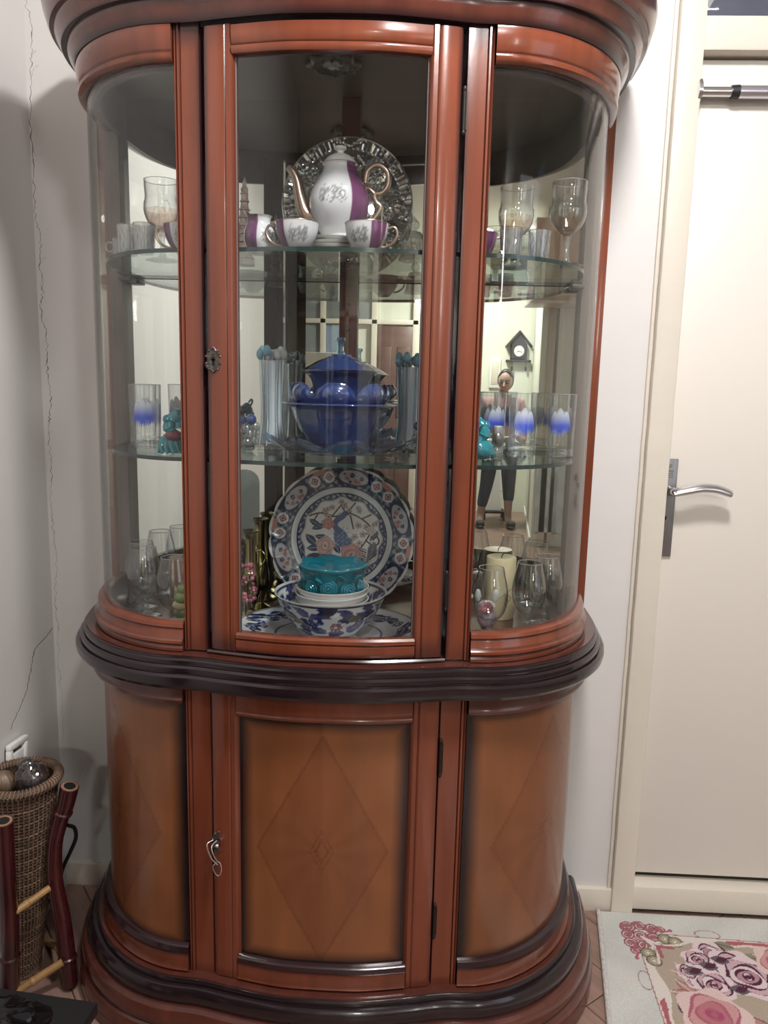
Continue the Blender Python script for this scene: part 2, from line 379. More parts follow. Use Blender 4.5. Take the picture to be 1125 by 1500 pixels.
wob(longbox(J1 - .002, DX1 - .01, 1.834, WB + .1, 2.072, 2.142, 60, 'x')).build('door_header', 'cream', door)
wob(longbox(J1 - .002, DX1 - .01, 1.834, WB + .1, 2.56, 2.62, 10, 'x')).build('door_header', 'cream', door)
wob(longbox(J1 - .002, DX1 - .01, 1.834, WB + .1, .012, .078, 60, 'x')).build('door_sill', 'cream', door)
MB().box(J0, DX1, 1.85, 1.95, -.01, .014).build('dusty_dark_gap', 'dirt_shade', door, smooth=0)
MB().box(J1 - .03, DX1, 1.885, 1.95, .07, .105).build('dark_gap', 'dirt_shade', door, smooth=0)  # near-black block paints the shade in the slot below the leaf
leaf = MB().bbox(J1 - .02, DX1 - .005, 1.868, 1.905, .096, 2.066, .002).build('door_leaf', 'creamdoor', door)
MB().bbox(J1 - .012, DX1 - .01, 1.90, 1.904, 2.15, 2.555, .0005).build('transom_pane', 'pane', door)
MB().add([(.60, 2.05, 2.13), (1.5, 2.05, 2.13), (1.5, 2.05, 2.75), (.95, 2.05, 2.75), (.62, 2.05, 2.17)], [(0, 1, 2, 3, 4)]).build('far_panel', 'slate', door, smooth=0)
MB().box(.40, 1.6, 2.08, 2.1, 2.0, 2.8).build('far_wall', 'pale', door, smooth=0)
# lever handle with its back plate (plate is partly behind the jamb)
hp = MB().bbox(.575, .623, 1.861, 1.869, .945, 1.183, .002).build('handle_plate', 'steel', door)
for k in range(4): MB().bbox(.594, .613, 1.8595, 1.8612, 1.138 + k * .0052, 1.1405 + k * .0052, .0004, 1).build('stripe', 'chrome', hp)
MB().tube([(.603, 1.862, 1.167), (.603, 1.8585, 1.167)], .0045, 14).build('screw', 'chrome', hp)
MB().tube([(.597, 1.862, .963), (.597, 1.8585, .963)], .0045, 14).build('screw', 'chrome', hp)
MB().tube([(.599, 1.8625, 1.040), (.599, 1.8595, 1.040)], .006, 14).box(.5965, .6015, 1.8595, 1.8615, 1.022, 1.04).build('keyhole', 'gloss', hp)
MB().tube(crom([(.606, 1.862, 1.108), (.606, 1.842, 1.108), (.607, 1.826, 1.1085), (.614, 1.820, 1.109)], 4), [.012] * 4 + [.0105] * 9, 16).build('spindle', 'chrome', hp)
MB().tube(crom([(.604, 1.820, 1.105), (.630, 1.818, 1.112), (.665, 1.818, 1.120), (.70, 1.82, 1.119), (.728, 1.823, 1.111), (.738, 1.825, 1.107)], 6),
          [.0095 + .0022 * sin(i / 30 * pi) for i in range(31)], 18, flat=.7).build('lever', 'chrome', door)
# tension rod across the doorway: its own thing
rod = thing('tension_rod', (J1, 1.845, 1.992), 0, 'silver telescopic tension rod with black collar across the top of the door', 'curtain rod')
MB().tube([(-.006, 0, -.0), (.0015, 0, 0)], .026, 28).build('end_flange', 'chrome', rod)
MB().tube([(0, 0, 0), (.083, 0, 0)], .0105, 24).build('inner_tube', 'chrome', rod)
MB().tube([(.001, 0, 0), (.007, 0, 0)], .0125, 24).build('ferrule', 'chrome', rod)
MB().tube([(.070, 0, 0), (.086, 0, 0)], [.0135, .0145], 24).build('collar', 'black', rod)
MB().tube([(.084, 0, 0), (DX1 - .03 - J1, 0, 0)], .0135, 24).build('outer_tube', 'silver', rod)
MB().tube([(DX1 - .03 - J1, 0, 0), (DX1 - .02 - J1, 0, 0)], .026, 24).build('end_flange', 'chrome', rod)

# ------------------------------------------------ crack in the corner and on the left wall
def crack(pts, wmax, seed, plane):
    rng = random.Random(seed); P = crom(pts, 14); q = []
    for i, p in enumerate(P):
        j = rng.uniform(-1, 1) * .0035
        q.append(Vector((p.x, p.y + j, p.z)) if plane == 'l' else Vector((p.x + j, p.y, p.z)))
    vs = []; fs = []
    for i, p in enumerate(q):
        wd = 2.2 * wmax * (.25 + .75 * abs(mnoise.noise((i * .31, seed, 0)) * 2.0)); d = Vector((0, 1, 0)) if plane == 'l' else Vector((1, 0, 0))
        n = Vector((1, 0, 0)) if plane == 'l' else Vector((0, -1, 0))
        vs += [p - d * wd, p + n * .0006, p + d * wd, p - n * .004]
    for i in range(len(q) - 1):
        for a, b in ((0, 1), (1, 2), (2, 3), (3, 0)): fs.append((i * 4 + a, i * 4 + b, i * 4 + 4 + b, i * 4 + 4 + a))
    return MB().add(vs, fs)
y0 = WB + .0004
ck = tag(thing('corner_crack', (WL, WB, 1.4)), kind='structure')
def cpar(mb, name='crack_line', m='crack'):
    mb.v = [(x - WL, y - WB, z - 1.4) for x, y, z in mb.v]; return mb.build(name, m, ck, smooth=0)
cpar(crack([(WL + .006, y0, 2.30), (WL + .002, y0, 2.19), (WL + .018, y0, 2.12), (WL + .010, y0, 2.03), (WL + .004, y0, 1.92), (WL + .006, y0, 1.80), (WL + .003, y0, 1.72), (WL + .014, y0, 1.66), (WL + .010, y0, 1.60), (WL + .016, y0, 1.54)], .0016, 1, 'b'))
cpar(crack([(WL + .014, y0, 1.54), (WL + .006, y0, 1.50), (WL + .018, y0, 1.44), (WL + .014, y0, 1.37), (WL + .020, y0, 1.29), (WL + .012, y0, 1.22)], .0018, 2, 'b'))
cpar(crack([(WL + .012, y0, 1.22), (WL + .014, y0, 1.12), (WL + .008, y0, 1.02), (WL + .013, y0, .95), (WL + .014, y0, .87), (WL + .008, y0, .78), (WL + .012, y0, .70)], .0012, 3, 'b'))
cpar(crack([(WL + .012, y0, .70), (WL + .009, y0, .60), (WL + .013, y0, .50), (WL + .010, y0, .40)], .0006, 4, 'b'))
for k, (z, dx, dz) in enumerate([(2.05, .018, .02), (2.01, .02, .03), (1.845, .02, .004), (1.55, .012, .018), (1.60, .016, .02), (1.20, .016, .012), (1.86, -.001, -.01)]):
    cpar(crack([(WL + .008, y0, z), (WL + .008 + dx / 2, y0, z + dz * .7), (WL + .008 + dx, y0, z + dz)], .0007, 20 + k, 'b'), 'crack_branch')
xl = WL + .0004
cpar(crack([(xl, WB - .004, .712), (xl, 1.81, .700), (xl, 1.755, .688), (xl, 1.735, .66), (xl, 1.70, .60), (xl, 1.62, .54)], .0007, 9, 'l'), 'crack_branch')
cpar(crack([(WL + .06, y0, .33), (WL + .04, y0, .28), (WL + .012, y0, .23)], .0007, 12, 'b'), 'crack_branch')
for (z, h, wd, sd) in ((1.475, .045, .012, 1), (1.345, .018, .007, 2), (1.665, .022, .006, 4), (1.545, .02, .006, 5), (.985, .012, .006, 3)):
    vs = [(WL + .012 + wd * cos(a) * (.6 + .5 * abs(mnoise.noise((a * 2, sd, 0)))) + .002, y0 - .0002, z + h * sin(a) * (.7 + .3 * cos(a * 3))) for a in [2 * pi * i / 18 for i in range(18)]]
    cpar(MB().add(vs, [tuple(range(18))]), 'plaster_chip', 'chip')

# ------------------------------------------------ socket on the left wall
so = thing('wall_socket', (WL, 1.622, .474), 0, 'white square wall socket plate hanging loose above the woven basket', 'socket')
so.rotation_euler = (radians(-6), 0, 0)
fr = MB()
for a in ((-.040, .040, .026, .040), (-.040, .040, -.040, -.026), (-.040, -.027, -.027, .027), (.027, .040, -.027, .027)): fr.bbox(.006, .019, a[0], a[1], a[2], a[3], .003)
fr.build('plate_frame', 'white', so)
MB().bbox(.0, .007, -.030, .030, -.030, .030, .001).build('dark_recess', 'gloss', so)
MB().bbox(.006, .016, -.022, .025, -.027, .013, .002).build('rocker', 'white', so)

# ================================================================== THE CABINET
XC, YB = -.161, 1.775
cab = thing('display_cabinet', (XC, YB, 0), 0, 'tall cherry lacquered bow-front display cabinet with curved glass ends and mirrored back', 'cabinet')
OUT = [(0, 1.344), (.08, 1.347), (.165, 1.362), (.217, 1.374), (.25, 1.379), (.28, 1.381), (.315, 1.386), (.36, 1.402), (.405, 1.430), (.445, 1.466), (.478, 1.510), (.503, 1.560), (.520, 1.62), (.529, 1.69), (.532, YB)]
_h = crom([(x, y - YB, 0) for x, y in OUT], 10)
_pts = [Vector((-p.x, p.y, 0)) for p in reversed(_h[1:])] + [Vector((p.x, p.y, 0)) for p in _h]
_mid = len(_h) - 1
_s = [0.0]
for a, b in zip(_pts[:-1], _pts[1:]): _s.append(_s[-1] + (b - a).length)
_s0 = _s[_mid]; _s = [s - _s0 for s in _s]; SMAX = _s[-1]
_nrm = []
for i in range(len(_pts)):
    a = _pts[max(i - 3, 0)]; b = _pts[min(i + 3, len(_pts) - 1)]; t = (b - a).normalized(); _nrm.append(Vector((t.y, -t.x, 0)))
_SA = np.array(_s); _PX = np.array([p.x for p in _pts]); _PY = np.array([p.y for p in _pts]); _NX = np.array([n.x for n in _nrm]); _NY = np.array([n.y for n in _nrm])
KF = .72                              # mouldings stand out less at the front than at the ends
def PO(s, d):
    x = np.interp(s, _SA, _PX); y = np.interp(s, _SA, _PY); nx = np.interp(s, _SA, _NX); ny = np.interp(s, _SA, _NY)
    return float(x + nx * d), float(min(y + ny * d * KF, 0.0))
def SX(x): return float(np.interp(x, _PX, _SA))         # arc position of a half-width
def sweep(profile, s0, s1, n=None, closed=True, caps=True):
    """profile [(d,z,dark)] carried along the cabinet's bowed outline"""
    mb = MB(); n = n or max(6, int((s1 - s0) / .012)); k = len(profile); vs = []; cs = []
    for i in range(n + 1):
        s = lerp(s0, s1, i / n)
        for q in profile:
            x, y = PO(s, q[0]); vs.append((x, y, q[1])); c = q[2] if len(q) > 2 else 0; cs.append((c, c, c))
    fs = [(i * k + j, i * k + (j + 1) % k, (i + 1) * k + (j + 1) % k, (i + 1) * k + j) for i in range(n) for j in range(k if closed else k - 1)]
    if closed and caps: fs += [tuple(range(k)), tuple(range(n * k, n * k + k))]
    return mb.add(vs, fs, cs)
def upright(plan, z0, z1, back=-.022, darkends=(0, 0)):
    """plan [(s,d,dark)] front contour of a post or stile, extruded in z; d is measured from the outline"""
    pl = [(s, d, k) for s, d, k in plan]; loop = pl + [(pl[-1][0], back, pl[-1][2]), (pl[0][0], back, pl[0][2])]
    mb = MB(); k = len(loop); vs = []; cs = []
    zs = [z0, lerp(z0, z1, .012), lerp(z0, z1, .04), lerp(z0, z1, .96), lerp(z0, z1, .988), z1]
    for i, z in enumerate(zs):
        e = darkends[0] * (1, .85, 0, 0, 0, 0)[i] + darkends[1] * (0, 0, 0, 0, .85, 1)[i]
        for s, d, c in loop: x, y = PO(s, d); vs.append((x, y, z)); cs.append((max(c, e),) * 3)
    n = len(zs) - 1
    fs = [(i * k + j, i * k + (j + 1) % k, (i + 1) * k + (j + 1) % k, (i + 1) * k + j) for i in range(n) for j in range(k)] + [tuple(range(k)), tuple(range(n * k, n * k + k))]
    return mb.add(vs, fs, cs)
def part(mb, name, m, parent=None, **k): return mb.build(name, m, parent or cab, **k)
def fillplan(d, z0, z1, s0=None, s1=None):
    s0 = -SMAX if s0 is None else s0; s1 = SMAX if s1 is None else s1; n = 90
    P = [PO(lerp(s0, s1, i / n), d) for i in range(n + 1)]
    P = [(x, min(y, -.002)) for x, y in P]; k = len(P)
    vs = [(x, y, z0) for x, y in P] + [(x, y, z1) for x, y in P]
    fs = [tuple(range(k)), tuple(range(2 * k - 1, k - 1, -1))] + [(i, (i + 1) % k, k + (i + 1) % k, k + i) for i in range(k)]
    return MB().add(vs, fs)

# --- cornice, waist, plinth
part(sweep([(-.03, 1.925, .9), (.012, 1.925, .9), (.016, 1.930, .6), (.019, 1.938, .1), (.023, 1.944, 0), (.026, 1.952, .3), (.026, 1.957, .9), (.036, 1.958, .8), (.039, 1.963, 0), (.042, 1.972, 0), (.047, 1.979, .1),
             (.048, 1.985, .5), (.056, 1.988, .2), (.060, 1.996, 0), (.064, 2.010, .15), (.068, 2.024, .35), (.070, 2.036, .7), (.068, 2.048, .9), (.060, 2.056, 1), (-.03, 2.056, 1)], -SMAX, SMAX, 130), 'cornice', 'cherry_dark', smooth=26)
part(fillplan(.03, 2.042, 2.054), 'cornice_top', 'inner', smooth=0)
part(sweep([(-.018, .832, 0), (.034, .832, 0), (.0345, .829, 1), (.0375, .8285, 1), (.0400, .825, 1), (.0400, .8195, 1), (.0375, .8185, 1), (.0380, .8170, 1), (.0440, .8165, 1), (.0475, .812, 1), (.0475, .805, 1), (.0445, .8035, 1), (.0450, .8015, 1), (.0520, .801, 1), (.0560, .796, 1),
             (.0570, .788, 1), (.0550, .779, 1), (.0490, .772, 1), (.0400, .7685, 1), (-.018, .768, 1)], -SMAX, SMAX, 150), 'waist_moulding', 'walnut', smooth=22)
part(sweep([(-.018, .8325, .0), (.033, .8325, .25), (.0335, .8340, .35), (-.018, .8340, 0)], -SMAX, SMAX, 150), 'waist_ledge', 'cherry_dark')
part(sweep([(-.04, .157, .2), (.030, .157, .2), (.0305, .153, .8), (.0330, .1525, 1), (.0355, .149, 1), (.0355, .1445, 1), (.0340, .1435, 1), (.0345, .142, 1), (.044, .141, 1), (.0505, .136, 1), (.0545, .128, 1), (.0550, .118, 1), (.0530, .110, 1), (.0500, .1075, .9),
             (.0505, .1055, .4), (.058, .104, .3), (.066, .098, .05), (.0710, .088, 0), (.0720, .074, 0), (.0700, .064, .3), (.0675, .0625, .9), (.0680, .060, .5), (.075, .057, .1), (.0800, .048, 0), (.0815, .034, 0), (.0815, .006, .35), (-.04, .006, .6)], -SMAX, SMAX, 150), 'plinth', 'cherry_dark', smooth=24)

# --- upper body
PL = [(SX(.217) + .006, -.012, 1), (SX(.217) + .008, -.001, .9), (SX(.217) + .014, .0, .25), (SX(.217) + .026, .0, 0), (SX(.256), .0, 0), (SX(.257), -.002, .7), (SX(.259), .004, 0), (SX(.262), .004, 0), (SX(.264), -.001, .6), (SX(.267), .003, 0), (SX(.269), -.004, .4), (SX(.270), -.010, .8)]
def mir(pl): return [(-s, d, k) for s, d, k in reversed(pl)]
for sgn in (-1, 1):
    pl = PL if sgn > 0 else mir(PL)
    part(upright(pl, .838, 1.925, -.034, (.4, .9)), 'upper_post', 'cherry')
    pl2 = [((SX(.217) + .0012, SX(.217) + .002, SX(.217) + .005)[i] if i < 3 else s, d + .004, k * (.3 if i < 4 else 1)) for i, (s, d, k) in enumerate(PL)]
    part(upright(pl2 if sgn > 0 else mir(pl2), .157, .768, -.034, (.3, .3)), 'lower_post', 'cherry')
def rails(s0, s1):
    return (sweep([(-.022, 1.867, .9), (-.008, 1.866, .7), (.002, 1.868, .2), (.008, 1.873, 0), (.009, 1.879, 0), (.004, 1.884, .6), (.007, 1.888, 0), (.010, 1.905, 0), (.012, 1.918, 0), (.010, 1.925, .5), (-.022, 1.925, .5)], s0, s1),
            sweep([(-.020, .836, .4), (.012, .836, .4), (.012, .842, .2), (.008, .846, .7), (.015, .851, 0), (.015, .856, 0), (.009, .860, .6), (.006, .864, 0), (.006, .874, .05), (.004, .877, .5), (.008, .881, 0), (.006, .888, 0), (-.004, .892, .2), (-.020, .892, .6)], s0, s1))
for sg in (-1, 1):
    a, b = SX(.270), SMAX; s0, s1 = (a, b) if sg > 0 else (-b, -a)
    r1, r2 = rails(s0, s1); part(r1, 'side_top_rail', 'cherry'); part(r2, 'side_bottom_rail', 'cherry')
    part(sweep([(-.010, .880), (-.007, .880), (-.007, 1.885), (-.010, 1.885)], s0 - .004 * (sg < 0) + 0, s1), 'curved_pane', 'pane', smooth=30)
    q = (s0, s1)
    part(sweep([(-.034, 1.86, .8), (-.022, 1.86, .8), (-.022, 1.944, .8), (-.034, 1.944, .8)], s0, s1), 'inner_rail', 'inner')
    x0, x1 = (.506, .533) if sg > 0 else (-.533, -.506)
    part(MB().box(x0, x1, -.034, -.001, .815, 1.93), 'back_stile', 'stilegrey', smooth=0)
    x0, x1 = (.534, .560) if sg > 0 else (-.560, -.534)
    part(MB().bbox(x0, x1, -.016, .010, .834, 1.93, .002), 'back_edge', 'cherry')
# frames under and over the door
part(sweep([(-.03, .836, .8), (.006, .836, .8), (.008, .839, .6), (.004, .842, .9), (-.03, .842, .9)], -SX(.222), SX(.222)), 'door_rest', 'cherry_dark')
part(sweep([(-.034, 1.921, 1), (-.004, 1.921, 1), (-.004, 1.93, 1), (-.034, 1.93, 1)], -SX(.222), SX(.222)), 'lintel', 'walnut')
part(fillplan(-.028, .800, .818), 'cabinet_floor', 'innerfloor', smooth=0)
part(fillplan(-.020, 1.9425, 1.952), 'cabinet_ceiling', 'inner', smooth=0)
# mirrored back in two panes, a post between them
part(MB().box(-.508, -.0045, -.0045, -.001, .816, 1.9425), 'mirror_pane', 'mirror', smooth=0)
part(MB().box(-.0035, .508, -.0045, -.001, .816, 1.9425), 'mirror_pane', 'mirror', smooth=0)
part(MB().box(-.545, .545, -.001, .010, .05, 2.05), 'back_board', 'walnut', smooth=0)  # dark colour draws the shadow gap between cabinet and wall
bp = part(MB().bbox(-.022, .018, -.026, -.005, .818, 1.942, .002), 'centre_post', 'backpost')
for z in (1.555, 1.515, 1.46, 1.40, 1.72): MB().tube([(-.002, -.0255, z), (-.002, -.0275, z)], .0035, 10).build('peg_hole', 'gloss', bp)

# --- the glazed door
dr = thing('glazed_door'); dr.parent = cab
sA, sB = SX(.165), SX(.217)
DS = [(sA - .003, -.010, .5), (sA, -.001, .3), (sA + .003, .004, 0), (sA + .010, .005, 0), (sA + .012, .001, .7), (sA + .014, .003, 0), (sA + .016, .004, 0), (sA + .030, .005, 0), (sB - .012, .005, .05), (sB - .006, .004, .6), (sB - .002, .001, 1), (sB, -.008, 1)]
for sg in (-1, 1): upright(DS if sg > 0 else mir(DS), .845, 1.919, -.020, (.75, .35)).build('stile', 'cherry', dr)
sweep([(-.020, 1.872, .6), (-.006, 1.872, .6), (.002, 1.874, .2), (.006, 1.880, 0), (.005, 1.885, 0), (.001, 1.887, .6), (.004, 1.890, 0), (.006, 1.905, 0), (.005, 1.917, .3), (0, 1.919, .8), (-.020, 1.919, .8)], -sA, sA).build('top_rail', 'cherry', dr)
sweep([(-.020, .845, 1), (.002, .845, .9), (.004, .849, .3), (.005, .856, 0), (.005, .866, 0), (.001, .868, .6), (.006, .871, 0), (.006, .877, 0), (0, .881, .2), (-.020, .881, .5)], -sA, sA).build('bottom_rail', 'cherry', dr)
sweep([(-.014, .876), (-.011, .876), (-.011, 1.878), (-.014, 1.878)], -sA - .002, sA + .002).build('glass_pane', 'pane', dr, smooth=30)
for sg in (-1, 1):
    a = [(sA - .001, -.0095, 0), (sA - .0005, -.008, 0)]
    upright([(sA - .004, -.0095, 0), (sA - .001, -.0075, 0)] if sg > 0 else mir([(sA - .004, -.0095, 0), (sA - .001, -.0075, 0)]), .88, 1.873, -.011).build('glazing_bead', 'beadgrey', dr)
def escutcheon(name, zc, s, h, parent, key=False):
    x, y = PO(s, .006); n = 28; vs = []; o = thing(name); o.parent = parent; o.location = (x, y, zc)
    mb = MB(); ring = [(h * .33 * (1 + .16 * cos(6 * a) + .10 * cos(3 * a)) * sin(a) * .95, h * .5 * (1 + .07 * cos(8 * a)) * cos(a)) for a in [2 * pi * i / n for i in range(n)]]
    vs = [(a, 0, b) for a, b in ring] + [(a * .85, -.0022, b * .9) for a, b in ring] + [(a * .45, -.0012, b * .6) for a, b in ring]
    mb.add(vs, [(k * n + i, k * n + (i + 1) % n, (k + 1) * n + (i + 1) % n, (k + 1) * n + i) for k in range(2) for i in range(n)] + [tuple(range(2 * n, 3 * n))])
    for a in [2 * pi * i / 10 for i in range(10)]: mb.ball((h * .30 * sin(a), -.0022, h * .46 * cos(a)), h * .05, 8, 6)
    p = mb.build('rosette', 'bronze', o) if not key else mb.build('rosette', 'bronze', o)
    MB().tube([(0, -.0006, h * .05), (0, -.0024, h * .05)], h * .085, 12).box(-h * .045, h * .045, -.0024, -.0006, -h * .22, h * .05).build('keyhole', 'gloss', o)
    return o
# (kept one level deep: the rosette is the door's part, the keyhole its sub-part)
def esc(parent, zc, s, h, name='escutcheon'):
    o = escutcheon(name, zc, s, h, parent); ros = [c for c in o.children if c.name.startswith('rosette')][0]
    ros.parent = parent; ros.location = o.location; ros.name = name
    for c in list(o.children): c.parent = ros; c.location = (0, 0, 0)
    bpy.data.objects.remove(o); return ros
esc(dr, 1.377, -SX(.203) + .001, .044)

# --- the lower door
ld = thing('panel_door'); ld.parent = cab
for sg in (-1, 1): upright([(s, d + .003, k * .45) for s, d, k in (DS if sg > 0 else mir(DS))], .159, .766, -.020, (.3, .4)).build('stile', 'cherry', ld)
sweep([(-.018, .716, 1), (.002, .716, .9), (.007, .719, .2), (.009, .724, 0), (.006, .728, .4), (.007, .735, 0), (.008, .752, .1), (.005, .765, .6), (-.018, .766, .6)], -sA, sA).build('top_rail', 'cherry', ld)
sweep([(-.018, .159, .6), (.006, .159, .6), (.012, .163, .1), (.008, .168, .4), (.008, .190, 0), (.009, .196, .5), (.012, .200, 1), (.010, .208, 1), (.002, .212, 1), (-.018, .213, 1)], -sA, sA).build('bottom_rail', 'cherry', ld)
def panel(s0, s1, z0, z1, d, n, nz, diamond, name, parent, edge=(1, 1, 1, 1)):
    """veneered sunburst panel; marquetry and burnished edges are in the lacquer"""
    mb = MB(); vs = []
    for i in range(n + 1):
        for j in range(nz + 1): x, y = PO(lerp(s0, s1, i / n), d); vs.append((x, y, lerp(z0, z1, j / nz)))
    k = len(vs)
    for i in range(n + 1):
        for j in range(nz + 1): x, y = PO(lerp(s0, s1, i / n), d - .008); vs.append((x, y, lerp(z0, z1, j / nz)))
    m = nz + 1; fs = [(i * m + j, i * m + j + 1, (i + 1) * m + j + 1, (i + 1) * m + j) for i in range(n) for j in range(nz)]
    fs += [(k + a, k + b, k + c, k + e) for a, b, c, e in fs]
    rim = [i * m for i in range(n + 1)] + [n * m + j for j in range(1, nz + 1)] + [i * m + nz for i in range(n - 1, -1, -1)] + [j for j in range(nz - 1, 0, -1)]
    fs += [(rim[a], rim[(a + 1) % len(rim)], k + rim[(a + 1) % len(rim)], k + rim[a]) for a in range(len(rim))]
    mb.add(vs, fs)
    us = np.tile(np.repeat(np.linspace(s0, s1, n + 1), nz + 1), 2); zz = np.tile(np.tile(np.linspace(z0, z1, nz + 1), n + 1), 2)
    def paint(co):
        cs, cz = diamond[0], diamond[1]; u = us - cs; v = zz - cz
        P = Paint(u, v, (.205, .072, .026)); q = abs(u) / diamond[2] + abs(v) / diamond[3]
        fan = np.sin(np.arctan2(v, abs(u)) * 9 + np.sin(u * 40) * .5) * .5 + .5
        P.put(q < 1, (.185, .062, .024)); P.rgb *= (1 + .10 * (fan - .5))[:, None]
        P.put((u > 0) ^ (v > 0), (.18, .062, .028), .22)
        P.put(abs(q - 1) < .022, (.13, .040, .016), .55); P.put((abs(q - .10) < .016) | (abs(q - .18) < .010), (.10, .03, .014), .6)
        e = np.full(len(u), 9.0)
        for dd, on in ((us - s0, edge[0]), (s1 - us, edge[1]), (zz - z0, edge[2]), (z1 - zz, edge[3])):
            if on: e = np.minimum(e, dd / on)
        t = np.clip(1 - (e - .008) / .026, 0, 1) ** 1.0
        P.put(t, (.010, .005, .006)); return P.rgb
    return mb.build(name, 'panel', parent, paint=paint)
panel(-sA - .002, sA + .002, .205, .724, -.006, 100, 150, (0, .452, .128, .235), 'veneer_panel', ld)
esl = esc(ld, .452, -SX(.203) + .001, .046)
kx = esl.location
MB().tube(crom([(-.004, -.004, .004), (-.012, -.012, -.004), (-.006, -.017, -.022), (.004, -.016, -.036)], 5), .0011, 8).tube(crom([(-.011, -.006, .006), (-.020, -.016, .002), (-.012, -.02, -.022), (.0, -.018, -.038)], 5), .0011, 8)\
    .tube(crom([(-.002, -.016, -.034), (-.009, -.017, -.044), (-.004, -.017, -.058), (.003, -.017, -.062), (.008, -.017, -.050), (.005, -.016, -.036), (-.002, -.016, -.034)], 5), .0011, 8).build('key_ring', 'chrome', esl)
MB().tube([(0, -.002, .002), (0, -.016, .002)], .0028, 10).ball((0, -.018, .002), .0045, 10, 6).build('key', 'chrome', esl)
# --- lower ends
for sg in (-1, 1):
    a, b = SX(.270), SMAX; s0, s1 = (a, b) if sg > 0 else (-b, -a)
    ed = (1, 0.0, 1, 1) if sg > 0 else (0.0, 1, 1, 1)
    mid = (s0 + s1) / 2 - sg * .06
    panel(s0, s1, .200, .742, .000, 90, 120, (mid, .452, .145, .245), 'side_veneer_panel', cab, ed)
    part(sweep([(-.01, .733, 1), (.010, .733, .9), (.022, .735, .2), (.024, .741, 0), (.020, .746, .3), (.021, .768, .25), (-.01, .768, .4)], s0, s1), 'side_frieze', 'cherry_dark')
    part(sweep([(-.01, .157, .5), (.014, .157, .5), (.020, .163, .15), (.015, .169, .4), (.015, .190, .05), (.016, .197, .7), (.019, .203, 1), (.014, .212, 1), (.004, .216, 1), (-.01, .216, 1)], s0, s1), 'side_base_rail', 'cherry')
part(fillplan(-.012, .10, .12), 'lower_bottom_board', 'inner', smooth=0)
# --- hinges
for z in (1.793, .970, .644, .300):
    x, y = PO(SX(.2205), .002 if z > .8 else .006)
    hg = part(MB().tube([(x, y, z - .030), (x, y, z + .030)], .0032, 12), 'hinge', 'darkmetal')
    for q in (-1, 1): MB().ball((x, y, z + q * .034), .0036, 10, 6, (1, 1, 1.5)).build('finial', 'darkmetal', hg)
    MB().box(x + .001, x + .005, y + .0, y + .003, z - .03, z + .03).build('hinge_leaf', 'darkmetal', hg, smooth=0)
# --- two glass shelves with their brackets
def shelf(z):
    n = 110; d = -.033
    P = [PO(lerp(-SMAX, SMAX, i / n), d) for i in range(n + 1)]; P = [(x * (.96 if 0 else 1), min(y, -.012)) for x, y in P]
    k = len(P); vs = [(x, y, z - .0075) for x, y in P] + [(x, y, z) for x, y in P]
    sh = part(MB().add(vs, [tuple(range(k)), tuple(range(2 * k - 1, k - 1, -1))]), 'glass_shelf', 'shelfglass', smooth=0)
    MB().add(vs, [(i, (i + 1) % k, k + (i + 1) % k, k + i) for i in range(k)]).build('polished_edge', 'shelfedge', sh, smooth=30)
    for x in (-.495, .495):
        for yy in (-.052,): MB().bbox(x - .014, x + .014, yy, yy + .04, z - .017, z - .008, .002).build('shelf_bracket', 'inner', sh)
    return sh
Z0 = .8186
shelf(1.572); shelf(1.200)
Z1, Z2 = 1.5725, 1.2005          # what stands on the shelves
# --- ceiling spot
sp = part(MB().lathe(prof([(.0, 0), (.044, 0), (.049, -.004), (.047, -.010), (.038, -.013), (.026, -.010), (.021, -.007)], 3), 48, (-.020, -.207, 1.9425), mod=lambda a, i, r, z: (r * (1 + (.10 * cos(8 * a) if r > .032 else 0)), z)), 'spot_light', 'bronze')
MB().lathe([(0, -.0115), (.012, -.0105), (.0215, -.0085)], 24, (-.020, -.207, 1.9425)).build('lens', 'chrome', sp)
for k in range(12): MB().ball((-.020 + .034 * cos(k * pi / 6), -.207 + .034 * sin(k * pi / 6), 1.9300), .0042, 8, 6).build('bead', 'bronze', sp)

# ================================================================== TOP SHELF
def G(z0, pts): return [(r, z) for r, z in pts]
# footed tulip goblets with an amber lustre bowl
def goblet(label):
    t = thing('goblet', (0, 0, 0), 0, label, 'goblet', 'amber footed goblets on the top shelf')
    MB().lathe(prof([(.0325, .150), (.0322, .135), (.0312, .118), (.034, .102), (.033, .088), (.0265, .073), (.015, .062), (.006, .056)], 4), 40)\
        .lathe(prof([(.0312, .150), (.031, .135), (.030, .118), (.0327, .102), (.0317, .088), (.025, .0745), (.013, .0645), (0, .062)], 4), 40).build('bowl', 'clear', t)
    MB().tube([(.0322 * cos(a), .0322 * sin(a), .150) for a in [2 * pi * i / 48 for i in range(49)]], .0006, 6).build('rim', 'rimgl', t)
    MB().lathe(prof([(.0333, .096), (.0322, .086), (.0272, .073), (.0160, .0615), (.0078, .054), (.0066, .046)], 4), 40).build('lustre_band', 'amber', t)
    MB().lathe(prof([(.006, .058), (.0072, .050), (.0052, .040), (.0045, .028), (.0055, .014), (.010, .006), (.020, .003), (.030, .002), (.031, 0), (0, 0)], 3), 36).build('stem', 'clear2', t)
    for k in range(4):
        a = k * pi / 2 + .5; MB().tube([(.0335 * cos(a + u), .0335 * sin(a + u), .092 + .017 * sin(u * 6 + 1)) for u in [i / 14 * .8 for i in range(15)]], .0006, 5).build('engraving', 'clear2', t)
    return t
gb = goblet('amber goblet behind the left curved pane on the top shelf'); gb.location = (-.515, 1.560, Z1)
dup(gb, (.270, 1.535, Z1), .3, 'amber goblet nearest the right curved pane on the top shelf')
dup(gb, (.177, 1.575, Z1), .8, 'amber goblet beside the right post on the top shelf')
